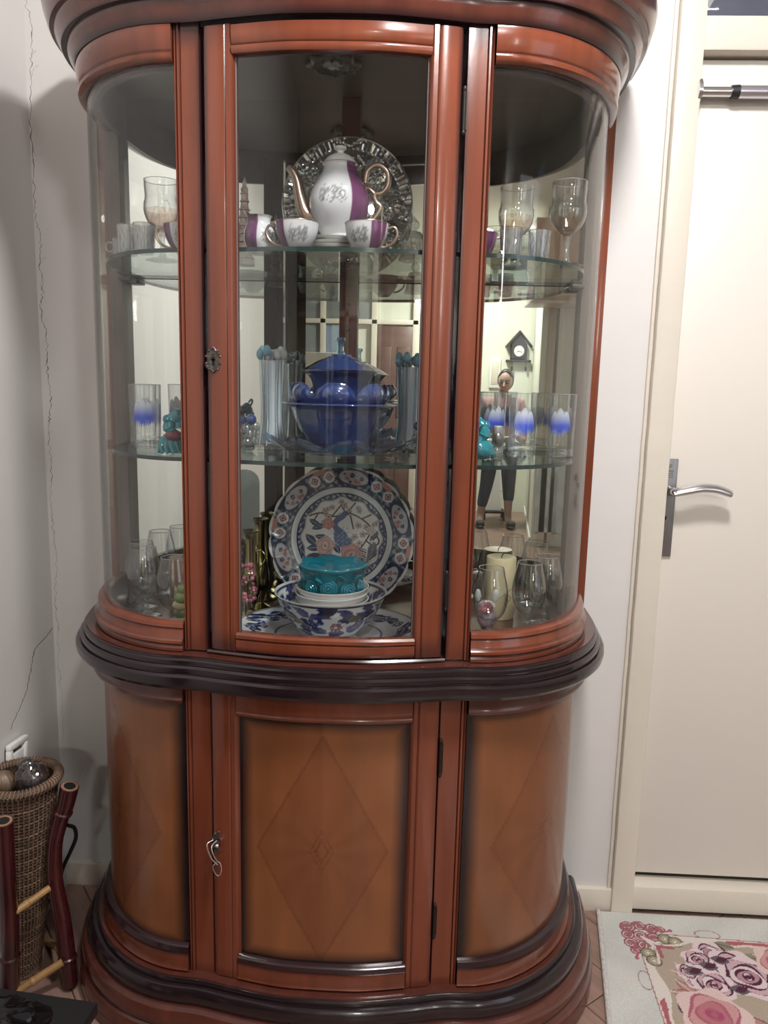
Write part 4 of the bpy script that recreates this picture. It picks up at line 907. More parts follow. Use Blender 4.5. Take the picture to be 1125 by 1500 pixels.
# --- the peacock plate leaning at the back
NAV = (.010, .018, .058); MID = (.048, .080, .135); WH = (.62, .62, .62); PK = (.48, .22, .19); RD = (.30, .05, .04); BK = (.03, .022, .03)
def petalR(a): return 1 - .022 * abs(np.sin(a * 10)) ** .7 - 0
def plate_paint(R):
    def f(co):
        x, y = co[:, 0] / R, co[:, 1] / R; r = np.hypot(x, y); a = np.arctan2(y, x); P = Paint(x, y, WH)
        # border
        mesh = vor(x, y, 62)
        P.put((r > .70) & (r < .965), MID); P.put((r > .70) & (r < .965) & (mesh > .66), (.22, .26, .32)); P.put((r > .70) & (r < .965) & (mesh < .33), NAV)
        for k in range(6):
            a0 = radians(20 + 60 * k); da = (a - a0 + pi) % (2 * pi) - pi
            P.put((abs(da) < .27) & (r > .74) & (r < .96), NAV)
            P.put((abs(da) / .24) ** 2 + ((r - .845) / .095) ** 2 < 1, (.42, .42, .45))
            for q, (u, v, s) in enumerate(((-.13, .85, .030), (-.05, .80, .034), (.03, .87, .034), (.11, .82, .032), (.05, .78, .022), (-.11, .79, .024), (.15, .88, .022))):
                P.flower(v * cos(a0 + u), v * sin(a0 + u), s, (.45, .20, .20) if q % 2 else NAV, BK if q % 2 else (.5, .3, .3))
            for sgn in (-1, 1):
                am = a0 + sgn * .40; cx, cyy = .85 * cos(am), .85 * sin(am); c_, s_ = cos(am), sin(am)
                P.disk(cx, cyy, .078, WH); u = (x - cx) * c_ + (y - cyy) * s_; v = -(x - cx) * s_ + (y - cyy) * c_
                P.put(abs(u) + abs(v) < .058, RD); P.put(abs(u) + abs(v) < .036, (.5, .42, .42)); P.put(abs(u) + abs(v) < .018, BK)
            ap = a0 + radians(30); da = (a - ap + pi) % (2 * pi) - pi; P.put((abs(da) < .085) & (r > .90) & (r < .965), PK)
        P.put(r > .965, (.62, .61, .60)); P.put((r > .695) & (r < .71), NAV)
        # white ring, dark inner band with scrolls
        P.put((r > .622) & (r < .695), (.58, .60, .62)); P.put((r > .612) & (r < .622), NAV)
        P.put((r < .612) & (r > .545 + .018 * np.cos(a * 12)), (.035, .045, .10)); sc = vor(x, y, 85, 2)
        P.put((r < .600) & (r > .565 + .010 * np.cos(a * 12)) & (sc > .60), (.35, .37, .42)); P.put(abs(r - (.545 + .018 * np.cos(a * 12))) < .008, (.30, .32, .36))
        q = r < .53 + .018 * np.cos(a * 12)
        P.put(q, (.62, .60, .58))
        x, y = x / 1.12, y / 1.12; S = Paint(x, y, WH); S.rgb = P.rgb.copy()
        # flowering branches
        for br in ([(-.42, .26), (-.26, .30), (-.10, .26), (.06, .31), (.24, .24), (.36, .12), (.30, -.02), (.22, -.14)], [(-.12, .27), (-.02, .40)], [(.06, .31), (.16, .44)], [(.24, .24), (.40, .32)], [(.10, .28), (.14, .12)], [(.36, .12), (.46, -.02), (.40, -.10)], [(.30, -.02), (.44, -.16), (.34, -.26)], [(-.30, .29), (-.36, .18)]):
            S.line([tuple(p)[:2] for p in crom([(u, v, 0) for u, v in br], 5)], .0095, (.07, .04, .035))
        rn = random.Random(2)
        for k in range(24):
            u = rn.uniform(-.38, .42); v = .28 + .14 * sin(u * 7 + 1) * rn.uniform(.2, 1) + rn.uniform(-.05, .10)
            if u * u + v * v < .22: S.flower(u, v, rn.uniform(.026, .038), (.40, .30, .30), (.045, .03, .035), 5, rn.random() * 6)
        for u, v in ((.16, .02), (.22, -.06), (.26, .05), (.12, -.02), (.30, .14), (.20, .16)): S.flower(u, v, .036, (.42, .33, .33), (.05, .03, .03), 5, u * 9)
        # leaves
        for (u, v, L, W, an) in ((-.38, .10, .20, .035, .3), (-.34, .02, .22, .04, -.2), (-.30, -.10, .20, .05, 2.4), (-.28, -.12, .22, .05, -.6), (-.44, -.14, .22, .045, .1), (-.46, -.26, .26, .05, .15), (-.20, -.30, .26, .05, .1), (-.10, -.06, .16, .04, -1.0), (-.42, -.34, .22, .05, .6), (-.05, -.34, .20, .05, -.2), (-.50, -.20, .2, .03, -.9), (-.24, .12, .2, .035, 2.6), (-.18, .20, .14, .03, -.3), (.28, .06, .18, .03, .2), (.34, -.02, .15, .03, .7)):
            S.leaf(u, v, L, W, an, (.035, .055, .095), (.20, .24, .30))
        # peacock: tail, body, neck, head
        for k in range(9): S.line([(.02 + k * .012, -.10), (.14 + k * .020, -.30), (.18 + k * .035, -.48)], .012, (.05, .07, .11) if k % 2 else (.15, .19, .24))
        for k in range(7): S.line([(.06, -.06 - k * .01), (.30, -.14 - k * .03)], .009, (.05, .06, .09) if k % 2 else (.17, .20, .25))
        S.leaf(-.08, .16, .34, .085, -1.15, (.040, .085, .19)); S.leaf(-.02, .06, .26, .06, -.95, (.05, .10, .20))
        S.put((vor(x, y, 120, 1) > .6) & (np.hypot(x + .01, (y - .02) * .8) < .13), (.20, .30, .42), .6)
        S.line([(-.04, .08), (-.10, .16), (-.06, .22), (.0, .26), (.035, .30)], .034, (.045, .09, .20)); S.disk(.035, .31, .026, (.05, .08, .16)); S.line([(.035, .32), (.0, .37)], .008, (.05, .06, .1)); S.line([(.05, .30), (.08, .285)], .007, (.1, .08, .06))
        S.leaf(.34, -.26, .24, .055, 1.25, (.09, .11, .14), (.25, .27, .30)); 
        for k in range(7): S.line([(.30, -.34), (.46 - k * .015, -.20 + k * .05)], .004, (.12, .13, .16))
        # peonies
        S.rose(-.20, -.10, .115, [(.44, .29, .27), (.47, .35, .32), (.43, .28, .26), (.50, .41, .38)], .4, 5, (.22, .07, .07), .12)
        S.rose(.12, -.20, .13, [(.46, .23, .22), (.48, .31, .29), (.44, .25, .24), (.50, .37, .34)], 1.4, 5, (.24, .06, .06), .12)
        S.rose(-.17, .17, .07, [(.45, .17, .17), (.48, .24, .22)], 2.0, 3, (.22, .06, .07), .12); S.rose(.36, .10, .06, [(.42, .38, .37), (.45, .42, .40)], 2.0, 3, (.2, .18, .18), .14)
        P.rgb = np.where(q[:, None], S.rgb, P.rgb)
        return P.rgb
    return f
def polar_dish(R, zprof, NR, NA, rim=lambda a: 1.0, sy=1.0, th=.004):
    mb = MB(); vs = []; fs = []
    for side in (0, 1):
        for i in range(NR + 1 if side == 0 else 13):
            t = i / NR if side == 0 else i / 12
            for j in range(NA):
                a = 2 * pi * j / NA; r = R * t * (1 + (rim(a) - 1) * t ** 6); z = zprof(t) - (th * (1 - .7 * t ** 8) if side else 0)
                vs.append((r * cos(a), r * sin(a) * sy, z))
    o = 0
    for i in range(NR):
        for j in range(NA): fs.append((i * NA + j, i * NA + (j + 1) % NA, (i + 1) * NA + (j + 1) % NA, (i + 1) * NA + j))
    b = (NR + 1) * NA
    for i in range(12):
        for j in range(NA): fs.append((b + i * NA + j, b + (i + 1) * NA + j, b + (i + 1) * NA + (j + 1) % NA, b + i * NA + (j + 1) % NA))
    for j in range(NA): fs.append((NR * NA + j, NR * NA + (j + 1) % NA, b + 12 * NA + (j + 1) % NA, b + 12 * NA + j))
    return mb.add(vs, fs)
pp = polar_dish(.167, lambda t: .002 + (.014 * max(0, (t - .66) / .34) ** 1.3), 150, 420, lambda a: 1 - .034 * (1 - abs(sin(a * 10)) ** .6)).build('peacock_plate', 'col', None, paint=plate_paint(.167))
tag(pp, 'large scalloped porcelain plate painted with a peacock and peonies, leaning at the back', 'plate')
pp.location = (-.168, 1.7265, .9925); pp.rotation_euler = (radians(90 - 8), 0, radians(0))
# --- oval patterned platter lying flat
def sprig_paint(R, seed, inner=.58, sy=1.0):
    def f(co):
        x, y = co[:, 0] / R, co[:, 1] / R / sy; r = np.hypot(x, y); P = Paint(x, y, (.62, .63, .64)); rn = random.Random(seed)
        for k in range(52):
            a = 2 * pi * k / 52; u, v = (.82 + rn.uniform(-.05, .05)) * cos(a), (.82 + rn.uniform(-.05, .05)) * sin(a)
            P.leaf(u, v, .22, .062, a + rn.uniform(1, 2.2), NAV, (.3, .35, .45))
            if k % 3 == 0: P.flower(u, v, .06, (.035, .05, .18), (.5, .5, .55), 5, a)
            if k % 3 == 1: P.flower(u * .97, v * .97, .045, (.30, .30, .34), NAV, 5, a)
        P.put(abs(r - inner) < .010, (.10, .13, .22)); P.put(abs(r - .985) < .008, NAV)
        for k in range(13):
            a = rn.random() * 6.28; rr = rn.random() * inner * .8; P.flower(rr * cos(a), rr * sin(a), .05, (.16, .13, .16), (.06, .06, .09), 5, a); P.leaf(rr * cos(a), rr * sin(a), .11, .02, a * 3, (.10, .12, .15))
        return P.rgb
    return f
pl = polar_dish(.192, lambda t: .004 + .020 * max(0, (t - .55) / .45) ** 1.4, 80, 260, lambda a: 1, .78).build('patterned_platter', 'col', None, paint=sprig_paint(.192, 3, .58, .78))
tag(pl, 'oval blue and white patterned platter lying flat under the deep bowl', 'platter'); pl.location = (-.176, 1.552, Z0 + .0006)
# --- deep patterned bowl
def bowl_paint(co):
    a = np.arctan2(co[:, 1], co[:, 0]); z = co[:, 2] / .86; R_ = np.hypot(co[:, 0], co[:, 1]); P = Paint(a * .10, z, (.64, .65, .66)); rn = random.Random(8)
    for k in range(15):
        u = (-pi + 2 * pi * (k + .3) / 15) * .10; v = .058 + .012 * (k % 2)
        P.leaf(u - .018, v - .030, .040, .010, .1, (.02, .03, .13)); P.leaf(u + .004, v + .030, .034, .008, -.2, (.02, .03, .15))
        P.leaf(u, v + .012, .050, .010, rn.uniform(-.4, .4), NAV); P.leaf(u - .02, v - .022, .045, .010, rn.uniform(-.5, .5), (.02, .03, .16)); P.leaf(u - .01, v + .02, .04, .006, 2.9, (.02, .03, .12))
        if k % 3 == 0: P.flower(u, v, .017, (.02, .03, .17), (.5, .5, .5), 5, k)
        if k % 3 == 1:
            for q in range(6): P.disk(u + .009 * cos(q * 1.05), v - .006 + .009 * sin(q * 1.05), .0052, (.16, .03, .05)); P.disk(u + .009 * cos(q * 1.05), v - .006 + .009 * sin(q * 1.05), .0030, (.45, .25, .25))
        if k % 3 == 2: P.leaf(u - .02, v, .036, .008, .2, (.12, .10, .04)); P.flower(u + .012, v - .012, .014, NAV, (.10, .10, .3), 5, k)
    P.put(z > .1075, (.60, .60, .60)); P.put((z > .104) & (z < .1075), NAV); P.put((z > .003) & (z < .018), (.50, .51, .53)); P.put(abs(z - .019) < .0012, NAV); return P.rgb
db = thing('patterned_bowl', (-.170, 1.532, .8245), 0, 'deep porcelain bowl with cobalt flowers holding a stack of white bowls', 'bowl')
MB().lathe([(r, z * .86) for r, z in prof([(0, .004), (.048, .003), (.050, .0), (.054, .001), (.056, .010), (.080, .036), (.100, .072), (.113, .106), (.1155, .112)], 12) + prof([(.1135, .112), (.110, .104), (.098, .072), (.078, .040), (.050, .014), (0, .012)], 6)], 360).build('body', 'col', db, paint=bowl_paint)
wbw = None
for k in range(4):
    lab = 'white bowl in the patterned bowl, ' + ['lowest of the four', 'second from below', 'third from below', 'topmost, just under the turquoise bowl'][k]
    if wbw is None:
        wbw = MB().lathe(prof([(0, .003), (.028, .003), (.029, 0), (.033, 0), (.034, .006), (.052, .018), (.066, .034), (.0735, .052), (.0745, .0555)], 4) + prof([(.0725, .0555), (.064, .036), (.050, .021), (.030, .009), (0, .008)], 3), 64).build('white_bowl', 'porc')
        tag(wbw, lab, 'bowl', 'white bowls nested in the patterned bowl'); o = wbw
    else: o = wbw.copy(); COL.objects.link(o); o['label'] = lab
    o.location = (-.168 + .002 * (k % 2), 1.530, .8395 + .0126 * k)
tq = thing('turquoise_bowl', (-.166, 1.528, .899), 0, 'turquoise glass bowl with moulded roses on top of the white bowls', 'bowl')
MB().lathe(prof([(0, 0), (.030, 0), (.040, .006), (.050, .020), (.058, .045), (.064, .066), (.069, .078), (.066, .082), (.060, .076), (.056, .072)], 5) + [(.03, .070), (0, .070)], 96, mod=lambda a, i, r, z: (r * (1 + (.05 * cos(a * 7) * (z > .05))), z + (.0015 * cos(a * 7) if z > .07 and r > .055 else 0))).build('body', 'tealsolid', tq)
for k in range(9):
    a = 2 * pi * k / 9 - .2; cx, cyy, cz = .056 * cos(a), .056 * sin(a), .036 + .006 * (k % 2); d = Vector((cos(a), sin(a), 0)); s_ = Vector((-sin(a), cos(a), 0)); mb = MB()
    for q in range(3):
        rr = .0155 - q * .0045; mb.tube([Vector((cx, cyy, cz)) + d * (.002 + q * .0025) + s_ * rr * cos(u) + Vector((0, 0, rr * sin(u))) for u in [2 * pi * i / 18 for i in range(19)]], .0026, 8)
    mb.ball(tuple(Vector((cx, cyy, cz)) + d * .008), .0038, 8, 6).build('moulded_rose', 'tealsolid', tq)
    MB().tube(crom([tuple(Vector((cx, cyy, cz + .012)) + s_ * .014), tuple(Vector((cx, cyy, cz + .026)) + s_ * .022 + d * .006), tuple(Vector((cx, cyy, cz + .018)) + s_ * .034 + d * .002)], 5), [.002, .003, .0045, .005, .005, .005, .0045, .004, .003, .002, .001], 8, flat=.5).build('leaf', 'tealsolid', tq)

# ================================================================== LEFT CORNER
CM = cam.matrix_world.copy()
def ray(px, py): return (CM.to_3x3() @ Vector(((px - 562.5) / 1127, -(py - 750) / 1127, -1)))
def atY(px, py, Y): d = ray(px, py); return Vector((0, 0, 1.34)) + d * (Y / d.y)
def atZ(px, py, Z): d = ray(px, py); return Vector((0, 0, 1.34)) + d * ((Z - 1.34) / d.z)
bk = thing('woven_basket', (-.868, 1.530, 0), 0, 'tall tapering woven rattan basket in the left corner', 'basket')
top = Vector((.032, -.020, .485)); R0, R1, NB = .036, .075, 44
def bpt(a, t, off=0): 
    r = lerp(R0, R1, t ** .85) + off; c = top * t; return (c.x + r * cos(a), c.y + r * sin(a), c.z)
mb = MB(); 
for i in range(NB):                                 # stakes
    a = 2 * pi * i / NB; mb.tube([bpt(a, t / 12, .0012 * (-1) ** t) for t in range(13)], .0019, 5)
tag(mb.build('stakes', 'rattanl', bk), kind='stuff'); mb = MB(); ml = MB()
for k in range(60):                                 # weavers
    t = .02 + .95 * k / 60; (ml if k % 4 == 0 else mb).tube([bpt(2 * pi * i / 72, t, .0016 * (1 if (i + k) % 2 else -1)) for i in range(73)], .0019, 5, cap=False)
tag(mb.build('weavers', 'rattan', bk), kind='stuff'); tag(ml.build('weavers', 'rattanl', bk), kind='stuff')
LN = MB().lathe([(lerp(R0, R1, (t / 10) ** .85) - .0035, t / 10) for t in range(11)], 40, mod=lambda a, i, r, z: (r, z)).build('lining', 'rattan', bk)
me = LN.data
for v in me.vertices: z = v.co.z; v.co.x += top.x * z; v.co.y += top.y * z; v.co.z = z * top.z
MB().tube([bpt(2 * pi * i / 60, 1.0, .002) for i in range(61)], .0085, 12, cap=False).build('rim_core', 'rattan', bk)
mb = MB()
for i in range(66):
    a = 2 * pi * i / 66; c = Vector(bpt(a, 1.0, .002)); rd = Vector((cos(a), sin(a), 0)); up = Vector((0, 0, 1)); tg = Vector((-sin(a), cos(a), 0))
    mb.tube([c + (rd * cos(u) + up * sin(u)) * .0092 + tg * (.003 * u / pi) for u in [2 * pi * j / 8 for j in range(9)]], .0022, 5)
tag(mb.build('rim_binding', 'rattanl', bk), kind='stuff')
# wrapped seed-pod ornaments inside the basket, with crinkled cellophane
M['pod'] = noisy(mat('brown_pod', (.15, .10, .065), .45, coat=.3), (40, 40, 10), .35); M['podd'] = mat('dark_pod', (.035, .03, .035), .15, coat=.5)
for (x, y, z, r, m_, lb) in ((-.868, 1.498, .478, .024, 'pod', 'brown ribbed pod ornament at the left inside the basket'), (-.806, 1.503, .482, .026, 'podd', 'dark pod ornament wrapped in crinkled cellophane inside the basket'), (-.838, 1.545, .488, .021, 'podd', 'dark round pod ornament at the back of the basket'), (-.840, 1.466, .452, .020, 'podd', 'small round glassy pod at the front of the basket')):
    o = MB().ball((0, 0, 0), r, 40, 20, (1, 1, 1.15), lambda d: 1 + .05 * cos(12 * atan2(d.y, d.x)) * (1 - d.z * d.z)).build('seed_pod', m_); o.location = (x, y, z); tag(o, lb, 'ornament', 'pod ornaments in the basket')
    if 'wrapped' in lb: MB().ball((0, 0, .006), .0335, 48, 24, (1, 1, 1.15), lambda d: 1 + .10 * mnoise.noise(d * 3.1) + .10 * abs(mnoise.noise(d * 7.0))).build('cellophane_wrap', 'film', o, smooth=12)
# bamboo stand
bs = thing('bamboo_stand', (-.80, 1.45, 0), 0, 'red lacquered bamboo stand with crooked legs and yellow rungs by the cabinet base', 'stand')
def bam(pts, r, m, name, knots=(), seg=20):
    L = [p - Vector((-.80, 1.45, 0)) for p in pts]; P = crom([tuple(p) for p in L], 6); n = len(P)
    if not hasattr(r, '__len__'): r = [r, r]
    rad = [np.interp(i / (n - 1), np.linspace(0, 1, len(r)), r) for i in range(n)]; mb = MB().tube(P, rad, seg); o = mb.build(name, m, bs)
    for t in knots:
        i = int(t * (n - 1)); a, b = P[i], P[min(i + 1, n - 1)]; dr_ = (b - a).normalized()
        MB().tube([a - dr_ * .005, a - dr_ * .002, a + dr_ * .002, a + dr_ * .005], [rad[i] * 1.0, rad[i] * 1.16, rad[i] * 1.16, rad[i] * 1.0], seg).build('node', m, o)
    return o, P
Yl = 1.485
lg, P = bam([atY(x, y, Yl + q) for x, y, q in ((103, 1441, 0), (98, 1395, .004), (91, 1345, .006), (81, 1292, .008), (80, 1240, .008), (88, 1201, .006), (96, 1178, .004), (102, 1152, .002))], [.0165, .0175, .018, .0165, .0160, .0175, .0185, .0195], 'bamboo', 'leg', (.14, .80))
t_ = P[-1]; dr_ = (P[-1] - P[-2]).normalized(); MB().tube([t_ - dr_ * .004, t_ + dr_ * .0012], .0175, 20).build('cut_end', 'bambooin', lg); MB().tube([t_ - dr_ * .003, t_ + dr_ * .0016], .0120, 20).build('cavity_shade', 'gloss', lg)  # black disc paints the shade inside the cut bamboo end
lg2, P = bam([atY(x, y, 1.424 - q) for x, y, q in ((15, 1458, 0), (14, 1400, .008), (13, 1340, .018), (9, 1280, .03), (5, 1203, .045))], [.020, .019, .019, .0185, .019], 'bamboo', 'leg', (.28,))
t_ = P[-1]; dr_ = (P[-1] - P[-2]).normalized(); MB().tube([t_ - dr_ * .004, t_ + dr_ * .0012], .0165, 20).build('cut_end', 'bambooin', lg2); MB().tube([t_ - dr_ * .003, t_ + dr_ * .0016], .0115, 20).build('cavity_shade', 'gloss', lg2)
bam([atY(22, 1336, 1.405), atY(72, 1301, 1.468)], .0075, 'bambooy', 'rung', (.35,), 14)
bam([atY(25, 1452, 1.42), atY(92, 1409, 1.47)], .0085, 'bambooy', 'rung', (.4,), 14)
bam([atY(64, 1376, 1.66), atY(86, 1388, 1.50)], .0085, 'bambooy', 'rung', (), 14)
# black cable
cb = MB().tube([tuple(p) for p in crom([tuple(atY(x, y, Y)) for x, y, Y in ((100, 1209, 1.515), (109, 1213, 1.53), (111, 1228, 1.54), (102, 1250, 1.55), (92, 1272, 1.57), (84, 1300, 1.60), (68, 1325, 1.64), (50, 1348, 1.70), (30, 1370, 1.76))], 6)], .0042, 10).build('black_cable', 'black')
tag(cb, 'black cable looping behind the crooked red bamboo leg', 'cable')
# twig leaning on the wall
# ------------------------------------------------ black table at the lower left, a glossy black thing on it
TZ = .30
p1, p2, p3 = atZ(0, 1447, TZ), atZ(143, 1468, TZ), atZ(147, 1500, TZ)
ex = (p2 - p1).normalized(); an = atan2(ex.y, ex.x)
tb = thing('black_side_table', (p2.x, p2.y, 0), an, 'low matt black side table at the bottom left corner', 'table')
MB().bbox(-.26, 0, -.30, 0, TZ - .022, TZ, .0015).build('tabletop', 'black', tb)
for x in (-.23, -.03):
    for y in (-.27, -.03): MB().bbox(x - .015, x + .015, y - .015, y + .015, 0.001, TZ - .022, .001).build('leg', 'black', tb)
bg = MB().ball((0, 0, 0), .05, 40, 20, (1.5, 1.0, .55), lambda d: 1 + .25 * mnoise.noise(d * 2.6) + .06 * abs(mnoise.noise(d * 8))).build('black_bag', 'gloss', None, smooth=25)
pb = atZ(8, 1496, TZ + .02); bg.location = (pb.x, pb.y - .02, TZ + .030); tag(bg, 'crumpled glossy black bag on the black side table', 'bag')

# ================================================================== RUG
def rug():
    RO = Vector((.571, 1.757, 0)); an = radians(-2.4); ca, sa = cos(an), sin(an)
    X1 = 1.9; y0_, y1_ = .2, 1.831
    def lx(y): return lerp(.442, .505, (y - 1.45) / .385)
    xs = list(np.arange(0, .62, .0021)) + list(np.linspace(.63, 1.45, 24)); ys = list(np.linspace(0, 1.22, 24)) + list(np.arange(1.225, 1.63101, .0021))
    vs = []; U = []
    for x in xs:
        for y in ys:
            Y = y0_ + y; X = lx(Y) + x; e = min(x, 1.0); z = .0095 + .0012 * mnoise.noise((X * 9, Y * 9, 0)); 
            edge = min(x, y1_ - Y); z *= min(1, (edge + .002) / .010) ** .5 if edge < .008 else 1
            vs.append((X, Y, max(z, .0015)))
    m = len(ys); n = len(xs); fs = [(i * m + j, (i + 1) * m + j, (i + 1) * m + j + 1, i * m + j + 1) for i in range(n - 1) for j in range(m - 1)]
    def paint(co):
        dx, dy = co[:, 0] - RO.x, co[:, 1] - RO.y
        u = dx * ca + dy * sa; v = -(-dx * sa + dy * ca)      # u to the right, v towards the viewer, origin at the border corner
        P = Paint(u, v, (.52, .515, .49)); P.rgb *= (1 + .05 * np.sin(co[:, 0] * 31 + 2 * np.sin(co[:, 1] * 23)))[:, None]
        W_ = (.60, .54, .50); RO_ = (.36, .10, .12); TAN = (.37, .295, .235); OL = (.26, .23, .16)
        ins = (u > .004) & (v > .004); P.put(ins, (.30, .10, .11)); P.put((u > .0065) & (v > .0065), W_)
        bz = .030 + .007 * np.sin(u * 40) ; bz2 = .030 + .007 * np.sin(v * 40)
        P.put((u > .010) & (v > .010) & (np.minimum(u, v) < .024) & (np.sin((u + v) * 22 + 1.0) > -.1), RO_)
        P.put((u > bz2) & (v > bz), TAN)
        P.put((abs(u - bz2) < .0035) & (v > bz), W_); P.put((abs(v - bz) < .0035) & (u > bz2), W_)
        # corner scrolls and buds outside the line
        def scroll(cx, cy, r, st_, dr_, tr_=1.35):
            pts = [(cx + r * (1 - .62 * q / 22) * cos(st_ + dr_ * 2 * pi * tr_ * q / 22), cy + r * (1 - .62 * q / 22) * sin(st_ + dr_ * 2 * pi * tr_ * q / 22)) for q in range(23)]
            P.disk(cx, cy, r, (.42, .26, .26)); P.line(pts, .0056, (.15, .05, .07)); P.line(pts, .0042, (.31, .11, .13)); P.line(pts[4:18], .0010, W_)
        for q in ((-.006, -.012, .017, 2.6, 1), (.022, -.018, .014, 3.4, 1), (.050, -.014, .015, 3.0, -1), (-.014, .014, .015, -1.6, 1), (-.012, .044, .016, 1.2, -1), (.072, -.010, .009, 3.2, 1), (-.006, .070, .009, -1.4, -1), (.018, .016, .017, 0, 1), (.050, .020, .013, 2, 1), (.018, .050, .013, 0, -1)): scroll(*q)
        P.line([(.062, -.012), (.078, -.004), (.094, -.008)], .0030, RO_); P.disk(.097, -.010, .0055, RO_); P.line([(-.008, .060), (-.002, .078), (-.008, .090)], .0030, RO_); P.disk(-.009, .095, .0055, RO_)
        for (a, b) in ((.075, .022), (.098, .030), (.022, .075), (.030, .10)):
            P.disk(a, b, .017, OL); P.ring(a, b, .006, .009, (.45, .40, .30)); P.disk(a, b, .0035, (.65, .62, .55)); P.put(abs(P.dist(a, b) - .017) < .0014, (.09, .07, .05))
        P.line([(.02, .02), (.060, .048), (.105, .040), (.13, .026)], .0035, W_); P.line([(.02, .02), (.048, .06), (.040, .105)], .0035, W_); P.line([(.05, .05), (.085, .052)], .005, (.33, .10, .12)); P.line([(.05, .05), (.052, .085)], .005, (.33, .10, .12))
        # long pink leaves
        for (a, b, L, W, g) in ((.095, .075, .10, .013, .55), (.075, .098, .11, .013, .75), (.060, .125, .10, .013, .35), (.13, .055, .10, .012, .40), (.155, .04, .09, .011, .3), (.06, .15, .09, .012, .9), (.30, .10, .12, .02, -.4), (.16, .24, .12, .018, .6), (.27, .05, .09, .015, .2), (.04, .19, .08, .012, .2), (.33, .2, .1, .02, .9)):
            P.leaf(a, b, L, W * 1.18, g, (.13, .06, .06)); P.leaf(a, b, L, W, g, (.40, .20, .18), (.6, .5, .47))
        for (a, b) in ((.10, .12), (.19, .02), (.24, .055), (.05, .22), (.32, .15)): P.leaf(a, b, .05, .014, .3, (.23, .21, .15), (.1, .09, .07)); P.leaf(a, b, .05, .012, 1.2, (.08, .05, .06), None)
        DK = (.065, .012, .035); cols = [(.62, .50, .52), (.50, .33, .37), (.62, .50, .52), (.40, .21, .26), (.6, .46, .48)]
        for (a, b, r0, ph) in ((.172, .060, .040, 1.0), (.135, .085, .036, 2.2), (.155, .150, .052, 0), (.115, .145, .034, 3.0), (.215, .100, .058, .6), (.235, .128, .066, 2.0), (.148, .162, .046, 4.0), (.10, .125, .026, 1.1)):
            P.rose(a, b, r0, cols, ph, 5, DK, .30)
        for (a, b, r0, ph) in ((.33, .075, .060, .5), (.12, .250, .075, 1.5), (.30, .235, .055, .2), (.42, .12, .05, 0)):
            P.rose(a, b, r0, [(.60, .45, .43), (.50, .26, .26), (.40, .14, .17), (.33, .06, .13)], ph, 4, (.36, .10, .14), .2)
        for (a, b) in ((.152, .098), (.185, .075), (.112, .118), (.20, .165)): P.leaf(a - .02, b, .045, .014, .2, (.11, .09, .10)); P.leaf(a - .01, b + .01, .035, .009, -.4, DK)
        # thin loops in the plain border
        for (a, b) in ((.185, -.006), (-.006, .165)):
            P.put((abs(np.hypot((u - a) / (1.5 if a > .1 else .75), (v - b) / (.75 if a > .1 else 1.4)) - .020) < .0012) & (np.minimum(u, v) < .004), (.30, .16, .17))
        return P.rgb
    o = MB().add(vs, fs).build('rug', 'colm', None, smooth=60, paint=paint); tag(o, 'pale grey rug with pink scroll border and dark-edged roses by the door', 'rug')
    e = MB().tube([(lx(y) + .001, y, .006) for y in np.linspace(y1_, y0_, 60)], .0055, 8).build('bound_edge', 'rug_edge', o)
    return o
rug()

# ================================================================== WHAT THE MIRROR SHOWS: THE ROOM BEHIND THE CAMERA
MY = 2 * (YB - .0045)                       # a point seen in the mirror at depth D stands at y = MY - D
M['grey_pane'] = mat('grey_glass', (.20, .22, .23), .15, coat=.5); M['brown_door'] = noisy(mat('brown_door_paint', (.15, .085, .075), .35), (3, 3, 20), .15)
M['fabric'] = noisy(mat('dark_grey_upholstery', (.055, .065, .065), .9), (60, 60, 60), .2); M['peach'] = mat('peach_cupboard', (.66, .46, .34), .4)
M['curtain'] = noisy(mat('pale_patterned_cloth', (.50, .55, .54), .8), (14, 14, 10), .22, detail=5); M['blueg'] = mat('blue_grey_curtain', (.22, .28, .38), .8)
# glazed partition on the rear wall
gp = tag(thing('window_1', (0, RR + .02, 0)), kind='structure')
def rp(name, x0, x1, z0, z1, m, y0=0.0, y1=.03, b=.004): return MB().bbox(x0, x1, y0, y1, z0, z1, b).build(name, m, gp)
rp('window_frame', -1.75, -.02, 1.98, 2.03, 'cream', 0, .05); rp('window_frame', -1.75, -.02, 2.48, 2.53, 'cream', 0, .05)
for x in (-1.75, -1.05, -.50, -.06): rp('window_frame', x - .03, x + .03, .02, 2.53, 'cream', 0, .05)
for x0, x1 in ((-1.72, -1.08), (-1.02, -.53)): rp('window_pane', x0, x1, 2.03, 2.48, 'grey_pane', .005, .015, .001)
rp('window_pane', -1.72, -1.08, .9, 1.98, 'grey_pane', .005, .015, .001); rp('window_pane', -1.02, -.72, .9, 1.98, 'blueg', .005, .015, .001)
d2 = tag(thing('door_2', (-.28, RR + .03, 0)), kind='structure')
MB().bbox(-.20, .20, 0, .035, .005, 1.96, .003).build('door_leaf', 'brown_door', d2)
for x in (-.10, .10):
    for z0, z1 in ((.15, .85), (1.0, 1.75)): MB().bbox(x - .07, x + .07, .034, .046, z0, z1, .008).build('raised_panel', 'brown_door', d2)
MB().tube([(.16, .035, 1.02), (.16, .07, 1.02), (.09, .07, 1.02)], .008, 8).build('handle', 'chrome', d2)
fg = thing('refrigerator', (-.86, MY - 6.5, 0), 0, 'white refrigerator reflected behind the blue tureen', 'fridge')
MB().bbox(-.27, .17, -.6, 0, .04, 1.22, .01).build('lower_door', 'white', fg); MB().bbox(-.27, .17, -.6, 0, 1.23, 1.60, .01).build('upper_door', 'white', fg)
MB().bbox(-.25, .15, -.58, -.02, .002, .04, .004).build('foot', 'black', fg)
